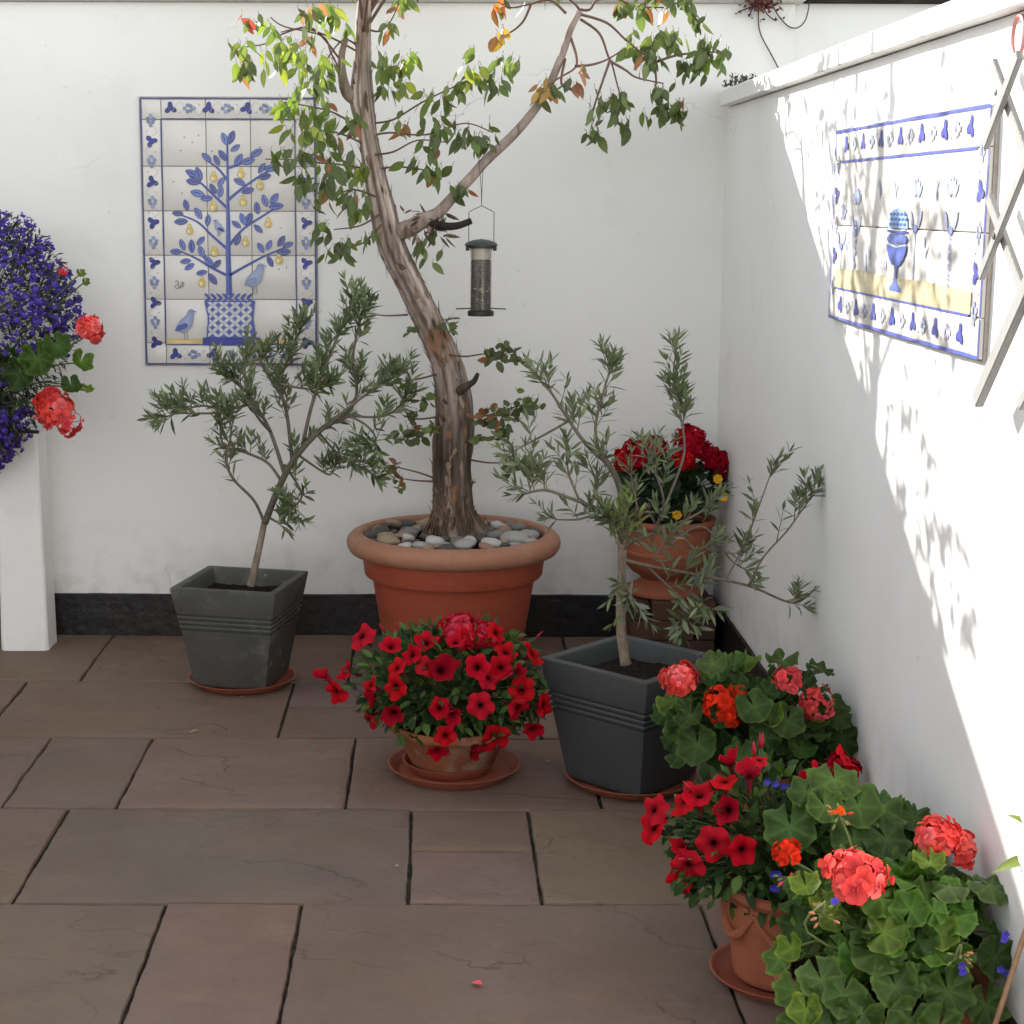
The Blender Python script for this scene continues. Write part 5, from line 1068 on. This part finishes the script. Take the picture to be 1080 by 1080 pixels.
# ------------------------------------------------------------------ hidden-pot pelargonium by the wall
MP = V((.79,-1.90,0)); t = thing('plant_pot', 'terracotta pot hidden beneath coral pelargonium leaves against side wall', 'pot', MP)
k = MB(); k.lathe([(.001,0),(.085,0),(.09,.005),(.118,.145),(.130,.148),(.132,.178),(.126,.182),(.114,.178),(.11,.15)], MP, 44, cap0=True); body = k.build('pot_body', m_terra2, t, MP)
k = MB(); k.lathe([(.001,.165),(.112,.16)], MP, 24); k.build('soil', m_soil, body, MP)
my = -2.05
mid = pel_plant(tuple(MP+V((0,0,.165))), 'leafy pelargonium with coral and scarlet heads between planter and side wall', (.775,-1.92,.265), (.225,.20,.165), 150,
 [(P_coral[0], PY(717,716,-1.95), (-.3,-.3,.9), .95, 'coral pink flower head overlapping the planter corner'),(P_coral_open[0], PY(731,722,-1.93), (.4,-.6,.4), .6, None),(P_scar[0], PY(759,742,my), (-.2,-.9,.4), 1.0, 'orange scarlet flower head'),(P_scar[1], PY(774,750,my), (.3,-.9,.2), .85, None),(P_scar[0], PY(778,733,my+.02), (.3,-.6,.8), .6, None),(P_coral_open[1], PY(832,716,my), (-.1,-.55,.85), .8, None),(P_coral_open[0], PY(861,741,my), (.2,-.9,.4), .9, None),(P_deep[0], PY(890,812,my-.1), (.2,-.5,.9), .8, None)],
 71, MP+V((0,0,.165)), lr=(.026,.044), col=(.056,.118,.028), keep=lambda p: p.x < WX-.03,
 explicit=[(752,700,-1.98,.036,(-.3,-.5,.8),(.075,.12,0.026),.1),(825,697,-2.0,.038,(0,-.3,1),(.055,.10,0.019),.1),(865,705,-1.98,.034,(.3,-.2,1),(.05,.085,0.018),.0),(795,745,-2.08,.042,(-.1,-.75,.6),(.055,.11,0.023),.05),(830,760,-2.09,.042,(0,-.8,.5),(.06,.105,0.023),.1),(785,800,-2.11,.046,(-.1,-.8,.55),(.055,.11,0.023),.05),(735,785,-2.06,.050,(-.5,-.7,.4),(.055,.10,0.019),.1),(728,755,-2.03,.036,(-.5,-.6,.6),(.05,.09,0.019),.2),(880,745,-2.02,.036,(.2,-.7,.7),(.045,.085,0.016),.0),(890,780,-2.04,.044,(.1,-.9,.3),(.035,.07,0.013),.05),(885,757,-2.05,.03,(.2,-.7,.5),(.045,.08,0.016),.0)])
k = MB(); rr = random.Random(12)
for i in range(90):
    p = PY(rr.uniform(738,790), rr.uniform(690,735), -1.82+rr.uniform(-.08,.08)); leaf(k, p, rdir(rr)+V((0,0,.5)), rdir(rr), rr.uniform(.012,.03), .004, jit(rr.choice([(.12,.10,.05),(.09,.10,.04),(.15,.13,.08)]),.2,rr), seg=2)
    if i % 4 == 0: k.tube([p, p+V((rr.uniform(-.03,.03),.02,-.08)), V((.71,-1.84,.17))], [.0008]*3, 4, col=(.11,.10,.05))
for i in range(14):
    p = PY(rr.uniform(735,752), rr.uniform(692,722), -1.9)
    for q in range(3): petal(k, p, rdir(rr)+V((0,-.5,0)), V((0,-1,0)), .007,.006, jit((.10,.05,.25),.2,rr), .1)
tag(k.build('trailing_lobelia', m_leaf_small, loc=V((.71,-1.84,.17))), 'thin faded brownish lobelia sprigs by the right corner of grey planter', 'plant')

# ------------------------------------------------------------------ front pots on the right
QP = V((.69,-2.67,0))
sauc('saucer', tuple(QP), .142, 'terracotta saucer under the swagged pot at front right', 'saucers under pots', h=.022)
QR = QP + V((0,0,.009)); t = thing('plant_pot', 'terracotta pot with moulded swags holding red petunias at front right', 'pot', QR)
k = MB(); k.lathe([(.001,0),(.088,0),(.094,.004),(.098,.02),(.101,.06),(.104,.09),(.112,.115),(.118,.14),(.116,.160),(.112,.165),(.118,.17),(.124,.18),(.122,.192),(.115,.195),(.108,.188),(.104,.16)], QR, 56, cap0=True); body = k.build('pot_body', m_terra2, t, QR, sharp=40)
for q in range(6):
    a0 = rad(200) + q*PI/3; k = MB(); pts = []
    for i in range(13):
        u = i/12; a = a0 + (u-.5)*PI/3; z = .158 - .058*math.sin(PI*u); r = lerp(.113,.1165,(z-.09)/.05) if z > .09 else .105; pts.append(QR + V((r*math.cos(a), r*math.sin(a), z)))
    k.tube(pts, [.005+.006*math.sin(PI*i/12) for i in range(13)], 8); k.build('swag', m_terra2, body, QR)
k = MB(); k.lathe([(.001,.178),(.108,.172)], QR, 24); k.build('soil', m_soil, body, QR)
f3 = lambda x, yv: (670 + x/2.634, 780 + yv/2.634)
bl2 = [(*f3(a,b), s) for a, b, s in [(270,85,.95),(320,125,1.05),(255,130,.8),(195,172,1.1),(160,190,1.0),(260,200,.95),(85,250,1.15),(75,205,.9),(145,300,.85),(222,290,1.15),(130,385,1.2),(160,345,.95),(300,305,.85),(460,130,.8),(570,85,.85),(500,105,.75),(345,92,.6)]]
qc = V((.655,-2.62,.262))
def ex2(t, lf, stx, rr):
    for (a, b) in [(395,125),(430,150),(370,115),(415,135),(440,130),(380,380),(400,400),(390,372),(410,390),(500,140),(640,150),(375,405),(395,415)]:
        p = PY(*f3(a+rr.uniform(-10,10), b+rr.uniform(-8,8)), -2.70 if b < 300 else -2.80)
        lb = MB()
        for q in range(5): petal(lb, p, V((math.cos(q*1.25), -.4, math.sin(q*1.25))), V((0,-1,.1)), .0075, .006, jit((.06,.05,.40),.25,rr), .1)
        lb.build('lobelia_bloom', m_petal_lob, t, ROOT2, sharp=None)
ROOT2 = tuple(QR+V((0,0,.18)))
petunia_plant(ROOT2, 'red petunias and blue lobelia growing in the swagged terracotta pot', qc, (.19,.17,.16), bl2, 15, QR+V((0,0,.18)), 800, ex2, keep=lambda p: p.x < WX-.04, size=1.0)

pel_plant(tuple(QR+V((.03,.02,.18))), 'green lobed pelargonium leaves with an orange bud, behind petunias in swagged pot', (.86,-2.70,.285), (.11,.11,.085), 24, [], 97, QR+V((.03,.02,.18)), lr=(.024,.040), col=(.066,.150,.026), keep=lambda p: p.x < WX-.03,
 explicit=[(833,872,-2.80,.050,(-.25,-.75,.6),(.060,.125,0.029),.0),(880,822,-2.74,.050,(.0,-.45,.9),(.085,.155,0.029),-.1),(930,852,-2.76,.050,(.15,-.5,.85),(.065,.125,0.026),-.1),(965,862,-2.74,.045,(.3,-.4,.9),(.05,.10,0.019),-.1),(905,850,-2.78,.045,(.0,-.7,.6),(.07,.135,0.026),.1),(900,885,-2.82,.045,(.05,-.7,.6),(.05,.10,0.019),.0),(935,885,-2.82,.045,(.1,-.6,.7),(.05,.10,0.023),.0),(870,850,-2.80,.035,(-.1,-.7,.6),(.08,.15,0.029),.1),(850,835,-2.76,.034,(-.2,-.6,.8),(.05,.10,0.019),.0)])

FPc = V((.80,-2.98,0)); t = thing('plant_pot', 'terracotta pot with scalloped rim in bottom right corner, under front pelargonium', 'pot', FPc)
k = MB(); k.lathe([(.001,0),(.120,0),(.126,.006),(.150,.10),(.160,.112),(.170,.118),(.172,.126),(.182,.132),(.188,.145),(.184,.158),(.174,.162),(.165,.158),(.158,.14)], FPc, 64, cap0=True, wob=lambda a, z: .018*math.cos(14*a) if z > .11 else 0); body = k.build('pot_body', m_terra, t, FPc, sharp=50)
k = MB(); k.lathe([(.001,.145),(.158,.14)], FPc, 24); k.build('soil', m_soil, body, FPc)
fy = -3.08
fr = pel_plant(tuple(FPc+V((0,0,.145))), 'front pelargonium with two big coral heads and scalloped leaves, in bottom right corner', (.815,-2.97,.255), (.20,.20,.115), 100,
 [(P_coral[1], PY(903,925,fy), (-.05,-.42,.9), 1.10, 'coral flower head nearest the viewer'),(P_coral[2], PY(989,884,-2.95), (-.2,-.35,.9), .86, 'coral flower head beside the side wall'),(P_coral[0], PY(1013,893,-2.94), (.8,-.4,.35), .72, None),(P_scar[1], PY(829,900,-2.98), (-.3,-.3,.9), .66, 'small orange scarlet flower head')],
 83, FPc+V((0,0,.145)), lr=(.022,.042), col=(.078,.172,.028), keep=lambda p: p.x < WX-.02,
 explicit=[(945,1040,-3.16,0.042,(-.1,-.8,.6),(.085,.150,0.039),.22),(866,1033,-3.14,0.039,(-.3,-.7,.7),(.095,.165,0.046),.25),(925,1005,-3.12,0.046,(-.05,-.6,.8),(.075,.135,0.033),.05),(940,975,-3.10,0.042,(.1,-.5,.85),(.07,.125,0.029),.0),(1000,1045,-3.16,0.044,(.1,-.9,.3),(.05,.095,0.019),.1),(1000,935,-3.05,0.034,(.0,-.25,1),(.10,.155,0.049),-.2),(1045,935,-3.04,0.039,(.1,-.3,1),(.09,.145,0.042),-.1),(850,935,-3.08,0.027,(-.3,-.4,.9),(.15,.23,0.023),.3),(870,955,-3.1,0.025,(-.2,-.5,.8),(.14,.22,0.023),.3),(980,910,-3.02,0.029,(0,-.3,1),(.15,.23,0.026),.2),(835,1000,-3.10,0.025,(-.6,-.6,.5),(.13,.21,0.026),.3),(850,1065,-3.18,0.029,(-.4,-.7,.6),(.14,.22,0.026),.2),(960,1075,-3.2,0.038,(0,-.9,.4),(.06,.11,0.023),.1),(1050,1010,-3.1,0.038,(.2,-.9,.3),(.04,.08,0.016),.1),(1040,1060,-3.15,0.038,(.1,-.9,.4),(.05,.095,0.019),.1),(868,1062,-3.17,.038,(-.3,-.8,.4),(.085,.165,.035),.1),(838,1045,-3.13,.034,(-.6,-.6,.4),(.10,.19,.035),.2),(890,1050,-3.19,.036,(-.1,-.9,.3),(.06,.12,.028),.1),(845,1085,-3.18,.04,(-.4,-.8,.3),(.07,.14,.03),.1),(880,1085,-3.2,.042,(-.2,-.9,.3),(.06,.12,.028),.1),(930,1085,-3.21,.042,(-.1,-.9,.3),(.06,.12,.028),.1),(990,1085,-3.21,.042,(.1,-.9,.3),(.06,.12,.028),.1),(822,1012,-3.08,.028,(-.7,-.5,.4),(.10,.19,.035),.2),(905,1070,-3.2,0.038,(-.1,-.9,.3),(.035,.07,0.013),.1)])
k = MB(); rr = random.Random(6); p = PY(885,860,-2.93); p0 = PY(900,900,-2.96)
k.tube(spline([FPc+V((0,0,.15)), p0, p], 5), [.002]*11, 6, col=(.12,.16,.05)); buds(k, p, 14, rr)
for (x, yv) in ((868,965),(1012,1008)):
    p = PY(x, yv, -3.14); k.tube(spline([FPc+V((.02,0,.15)), p+V((-.02,.02,-.04)), p+V((0,0,.02)), p], 4), [.0022]*13, 6, col=(.13,.17,.06)); buds(k, p, 14, rr, tip=(.5,.2,.1))
p = PY(832,925,-2.98); buds(k, p, 10, rr)
k.build('flower_buds', m_stem, fr, tuple(FPc+V((0,0,.145))), sharp=None)
o = MB(); p = PY(885,857,-2.93)
for q in range(8): petal(o, p+rdir(rr)*.006, rdir(rr)+V((0,-.3,.6)), V((0,-1,.3)), .011,.009, jit((.85,.12,.02),.1,rr), .2)
o.build('opening_bud', m_petal, fr, tuple(FPc+V((0,0,.145))), sharp=None)
for (x, yv) in ((1059,990),(1055,1022),(1062,1026),(1015,1025),(1014,1018),(880,950),(1060,985)):
    p = PY(x, yv, -3.16); lb = MB()
    for q in range(5): petal(lb, p, V((math.cos(q*1.25), -.4, math.sin(q*1.25))), V((0,-1,.1)), .0075, .0065, jit((.06,.045,.40),.25,rr), .1)
    lb.build('lobelia_bloom', m_petal_lob, fr, tuple(FPc+V((0,0,.145))), sharp=None)

CN = PY(1040,1110,-3.22); k = MB(); e = PY(1092,950,-3.15); k.tube([CN+V((-.03,-.0,-.12)), CN.lerp(e,.3), CN.lerp(e,.6), e, e+(e-CN)*.4], [.0046]*5, 10)
tag(k.build('garden_cane', m_cane, loc=CN+V((-.03,0,-.12))), 'brown bamboo cane leaning in the bottom right corner before the leaves', 'cane')
k = MB(); b = PY(1100,1000,-3.1); rr = random.Random(14)
k.tube([V((b.x,b.y,.10)), b, PY(1098,930,-3.1), PY(1096,880,-3.1)], [.004,.0035,.003,.002], 6, col=(.10,.15,.04))
for (x, yv, dx, dz, L) in ((1098,905,-1,.1,.075),(1098,925,-1,-.4,.05),(1097,880,-.6,.8,.06),(1098,950,-.9,-.5,.05),(1097,895,.8,.3,.06)): leaf(k, PY(x,yv,-3.1), V((dx,-.2,dz)), V((0,-.5,1)), L, L*.32, jit((.17,.22,.05),.15,rr), 'lance', bend=.5, seg=5)
k.v = [(min(a, WX-.02) if False else a, b_, c_) for a, b_, c_ in k.v]
tag(k.build('leafy_shoot', m_leaf_small, loc=V((b.x,b.y,.10))), 'pale green leafy shoot at the far right edge above the cane', 'plant')

# ------------------------------------------------------------------ lobelia basket at the left edge
HB = V((-1.53,-.34,.86)); t = thing('hanging_basket', 'black hanging basket half hidden by trailing blue lobelia at left edge', 'basket', HB)
k = MB(); k.lathe([(.001,-.13),(.06,-.125),(.11,-.10),(.148,-.05),(.165,.0),(.170,.006),(.165,.012),(.155,.006),(.14,-.03),(.1,-.08)], HB, 40, cap0=True); bwl = k.build('bowl', m_black, t, HB)
k = MB(); k.lathe([(.001,-.01),(.155,-.015)], HB, 20); k.build('soil', m_soil, bwl, HB)
for q in range(3):
    a = rad(90+120*q); k = MB(); k.tube([HB+V((.16*math.cos(a),.16*math.sin(a),.006)), HB+V((0,0,1.05))], [.0016,.0016], 5); k.build('chain', m_wire, t, HB)
k = MB(); top = HB+V((0,0,1.05)); k.tube(spline([top, top+V((0,.02,.05)), top+V((0,.10,.06)), (HB.x,-.005,top.z+.04)],4), [.006]*13, 8); k.tube([(HB.x,-.008,top.z+.08),(HB.x,-.008,top.z-.18)], [.008,.008], 8); k.build('bracket', m_black, t, HB)
k = MB(); p = PY(40,456,-.40); k.tube([(HB.x+.1,-.36,p.z),(p.x,-.39,p.z)], [.006,.006], 8); k.build('drip_spout', m_black, t, HB)
LR = tuple(HB+V((0,0,.0))); lob = thing('lobelia', 'mass of violet blue lobelia trailing from the basket at left edge', 'plant', LR)
LC = V((-1.475,-.36,1.125)); LRr = (.335,.25,.375)
rr = random.Random(19); protoL = []
for s in range(3):
    k = MB(); ra = random.Random(s+40); cB = (.055,.022,.25)
    for ang, L, W in ((-.6,.011,.009),(0,.012,.010),(.6,.011,.009)): petal(k, V((0,0,0)), V((math.sin(ang), -math.cos(ang), .25)), V((0,0,1)), L, W, jit(cB,.2,ra), .15, (.10,.075,.36))
    for ang in (2.7,3.6): petal(k, V((0,0,0)), V((math.sin(ang), -math.cos(ang), .5)), V((0,0,1)), .007, .003, jit(cB,.2,ra), .1)
    k.tube([V((0,0,-.009)), V((0,0,0))], [.0008,.0016], 5, col=(.08,.05,.3)); protoL.append(k)
lp = [proto(k, 'lobelia_bloom', [m_petal_lob]) for k in protoL]
lf = MB(); stx = MB(); rest = MB(); cnt = 0; cand = []
def inside_lob(p):
    dy = (p.z - LC.z)
    return True
pts_l = []
for i in range(3200):
    d = rdir(rr); q = rr.uniform(.78,1.04)
    rx = LRr[0]; z = d.z
    p = LC + V((d.x*rx*q*(1-.55*max(0,-z)**1.3), d.y*LRr[1]*q, d.z*LRr[2]*q*(1.0 if z > 0 else 1.38)))
    # the leafy pelargonium gap on the right flank
    pts_l.append((p, d))
for p, d in pts_l:
    scr = p.x > LC.x + .13 and .86 < p.z < 1.03
    if scr: continue
    cand.append((p, d))
rr.shuffle(cand)
cand.sort(key=lambda a: -(a[0].x > -1.62 and a[1].y < .2))
for i, (p, d) in enumerate(cand):
    zd = (d*.7 + V((0,-.55,.25)) + rdir(rr)*.5).normalized()
    if i < 98:
        place(lp[i%3], 'lobelia_bloom', p, zd, LR, lob, rr.uniform(1.1,1.6), rr.uniform(-.8,.8))
    elif rr.random() < .85:
        src = protoL[i%3]; qt = zd.to_track_quat('Z','Y') @ Quaternion((0,0,1), rr.uniform(-.8,.8)); s = rr.uniform(.9,1.45); vs = [p + qt @ (V(v)*s) for v in src.v]; f = rr.uniform(.7,1.25)
        n0 = len(rest.v); rest.v.extend([tuple(v) for v in vs]); rest.c.extend([tuple(x*f for x in c) for c in src.c]); rest.f.extend([tuple(a+n0 for a in fc) for fc in src.f]); rest.m.extend(src.m); rest.sm.extend(src.sm)
    if i % 14 == 0: stx.tube(spline([LC + V((d.x*.08, d.y*.06, d.z*.1)), LC.lerp(p,.7) + rdir(rr)*.01, p], 2), [.0009]*5, 4, col=jit((.07,.085,.035),.2,rr))
for i in range(7000):
    d = rdir(rr); q = rr.uniform(.4,.98)**.5; z = d.z
    p = LC + V((d.x*LRr[0]*q*(1-.55*max(0,-z)**1.3), d.y*LRr[1]*q, d.z*LRr[2]*q*(1 if z > 0 else 1.35))); L = rr.uniform(.018,.034)
    leaf(lf, p, d+rdir(rr)*.8, V((0,-.3,1))+rdir(rr)*.6, L, L*.3, jit(rr.choice([(.022,.030,.016),(.035,.05,.022),(.06,.08,.035),(.025,.022,.035)]),.2,rr), seg=2)
lf.build('foliage', m_leaf_small, lob, LR, sharp=None); stx.build('stems', m_stem, lob, LR, sharp=None)
o = rest.build('lobelia_bloom_mass', m_petal_lob, lob, LR, sharp=None); o['kind'] = 'stuff'
hy = -.52
pel_plant(tuple(HB+V((.05,-.05,.0))), 'coral pelargonium poking out of the blue lobelia at left edge', (-1.37,-.44,.965), (.085,.07,.075), 4,
 [(P_coral[0], PY(95,347,hy), (.6,-.5,.5), .92, 'upper coral flower head standing out to the right'),(P_coral_open[1], PY(100,352,hy), (.8,-.6,-.1), .7, None),(P_coral[2], PY(57,430,hy), (-.1,-.85,.5), 1.3, 'lower coral flower head'),(P_coral_open[0], PY(72,447,hy), (.5,-.8,-.2), .95, None),(P_coral_open[1], PY(50,442,hy-.02), (-.4,-.9,0), .7, None),(P_coral_open[0], PY(66,286,-.48), (.3,-.7,.3), .36, None)],
 91, HB+V((.05,-.05,.0)), lr=(.035,.05), col=(.046,.104,.020),
 explicit=[(40,378,-.58,.056,(-.1,-.95,.2),(.055,.11,0.019),.1),(60,365,-.57,.045,(.2,-.8,.4),(.05,.105,0.019),.15),(85,382,-.54,.038,(.6,-.6,.5),(.09,.17,0.019),.3),(75,406,-.55,.034,(.3,-.7,.6),(.045,.09,0.018),.1),(90,411,-.54,.026,(.3,-.3,.9),(.13,.22,0.019),.2),(20,395,-.57,.05,(-.2,-.9,.1),(.035,.07,0.014),.1),(85,288,-.5,.016,(.5,-.6,.5),(.13,.19,0.026),.2),(90,297,-.5,.014,(.6,-.6,.2),(.11,.17,0.026),.2)])

# ------------------------------------------------------------------ dead creeper on the wall top, moss on the coping
rr = random.Random(23); DC = V((1.09,-.02,2.17)); k = MB()
for i in range(170):
    p = PY(802+rr.gauss(0,9), 2+abs(rr.gauss(0,6)) - 6, -.045+rr.uniform(-.03,.02)); leaf(k, p, rdir(rr)+V((0,0,-.5)), rdir(rr), rr.uniform(.010,.028), .010, jit(rr.choice([(.10,.035,.03),(.06,.025,.022),(.15,.06,.045)]),.25,rr), seg=2)
for pts in ([(800,8),(800,25),(803,38),(812,55),(820,70),(826,82)],[(815,6),(822,18),(832,28),(842,29),(850,20),(854,2)],[(798,5),(785,10),(778,13)],[(805,8),(810,16),(818,22)],[(795,4),(790,18)]):
    c = spline([PY(x,yv,-.012) for x, yv in pts], 5); k.tube(c, [.0022]*len(c), 5, col=(.10,.06,.045))
for x, yv in ((779,13),(817,20),(790,17),(823,19),(803,22)):
    for q in range(4): leaf(k, PY(x+rr.uniform(-3,3),yv+rr.uniform(-2,2),-.02), rdir(rr), rdir(rr), .012, .007, (.04,.035,.03), seg=2)
tag(k.build('dead_creeper', m_dry, loc=DC), 'dried reddish brown creeper tuft clinging to the rear wall top', 'creeper')
k = MB(); MS = V((.99,-.1,1.885))
for i in range(200):
    u = rr.random(); p = V((WX-.028+rr.uniform(0,.06), -.045-.36*u**1.5, 1.888+abs(rr.gauss(0,.008))*(2 if .35 < u < .6 else 1))); leaf(k, p, V((rr.uniform(-1,1),rr.uniform(-1,1),1)), rdir(rr), rr.uniform(.006,.018), .006, jit(rr.choice([(.09,.08,.07),(.13,.10,.095),(.06,.06,.045)]),.25,rr), seg=2)
tag(k.build('moss', m_dry, loc=MS), 'dry grey moss and weeds on inner end of side wall coping', 'moss')

# ------------------------------------------------------------------ fallen bits on the paving
def bit(name, x, yv, L, W, col, label, cat, group):
    p = PZ(x, yv, .004); k = MB(); a = R.uniform(0,6.28); leaf(k, V((0,0,0)), V((math.cos(a),math.sin(a),.15)), V((0,0,1)), L, W, col, 'round', bend=.25, seg=4)
    o = k.build(name, m_petal, loc=V((0,0,0)), sharp=None); o.location = p; tag(o, label, cat, group)
bit('fallen_petal', 508,1038,.022,.018,(.80,.12,.12),'coral pink petal lying alone on the front paving slab','petal','fallen petals')
for x, yv, l in ((331,777,'red petal fallen on joint in front of the left planter'),(325,740,'tiny red petal right of the left planter saucer'),(318,697,'red petal between the left planter and big round pot')): bit('fallen_petal', x, yv, .012,.008,(.35,.03,.03), l,'petal','fallen petals')
bit('fallen_leaf', 565,674,.03,.012,(.45,.36,.28),'pale dry leaf beside the big round pot base','leaf','fallen leaves')
bit('fallen_leaf', 579,803,.016,.008,(.42,.36,.30),'small pale dry leaf between petunia bowl and dark planter','leaf','fallen leaves')
bit('fallen_leaf', 210,770,.03,.008,(.42,.35,.25),'thin curled straw coloured leaf on slab before the left planter','leaf','fallen leaves')
bit('fallen_leaf', 254,736,.02,.008,(.40,.33,.24),'dry leaf scrap touching front edge of left planter saucer','leaf','fallen leaves')
bit('fallen_leaf', 417,913,.008,.006,(.55,.50,.42),'tiny pale speck of leaf on the long slab in front of petunia bowl','leaf','fallen leaves')
for x, yv in ((575,683),(585,668)): 
    pass
for x, yv, s in ((589,696,.012),(628,693,.010)):
    o = bpy.data.objects.new('pebble', pm[5][0]); C.objects.link(o); o.location = PZ(x, yv, .292); o.scale = (s,)*3; tag(o, 'tiny off white pebble on soil of the dark grey planter', 'pebble', 'pebbles in the dark grey planter')

# ------------------------------------------------------------------ light, sky, camera
SUN = V((1,-1.25,-.757)).normalized()
ld = bpy.data.lights.new('sun', 'SUN'); ld.energy = 3.6; ld.angle = rad(.53); ld.color = (1,.95,.87)
lo = bpy.data.objects.new('sun', ld); C.objects.link(lo); lo.rotation_mode = 'QUATERNION'; lo.rotation_quaternion = SUN.to_track_quat('-Z','Y'); lo.location = (-3,4,5)
wd_ = bpy.data.worlds.new('World'); bpy.context.scene.world = wd_; wd_.use_nodes = True; nt = wd_.node_tree
sk = nt.nodes.new('ShaderNodeTexSky'); sk.sky_type = 'NISHITA'; sk.sun_disc = False
s = -SUN; sk.sun_elevation = math.asin(s.z); sk.sun_rotation = math.atan2(s.x, s.y) % (2*PI); sk.air_density = 1.0; sk.dust_density = .05; sk.ozone_density = 1.0
hs = nt.nodes.new('ShaderNodeHueSaturation'); hs.inputs['Saturation'].default_value = .16     # sky desaturated to keep the ambient light neutral
nt.links.new(sk.outputs[0], hs.inputs['Color'])
bg = nt.nodes['Background']; bg.inputs['Strength'].default_value = .12; nt.links.new(hs.outputs[0], bg.inputs['Color'])
cam = bpy.data.cameras.new('camera'); co = bpy.data.objects.new('camera', cam); C.objects.link(co)
cam.sensor_width = 36; cam.lens = 36*F/1080; cam.shift_x = (540-CX)/1080; cam.shift_y = -(540-CY)/1080; cam.clip_end = 500; cam.clip_start = .05
co.matrix_world = Matrix.Translation(EYEP) @ Matrix.Rotation(PI/2 - PITCH, 4, 'X') @ Matrix.Rotation(ROLL, 4, 'Z')
sc = bpy.context.scene; sc.camera = co
sc.view_settings.view_transform = 'Standard'; sc.view_settings.look = 'None'; sc.view_settings.gamma = 1; sc.view_settings.exposure = 1.79
sc.cycles.max_bounces = 10; sc.cycles.diffuse_bounces = 5; sc.cycles.transmission_bounces = 8; sc.cycles.transparent_max_bounces = 8
from bpy_extras.object_utils import world_to_camera_view as wcv
bpy.context.view_layer.update()
for q in (PY(147,104,0), PZ(540,1000,0), PX(1052,112,WX)):
    a = wcv(sc, co, q); print('check', a.x*1080, (1-a.y)*1080)
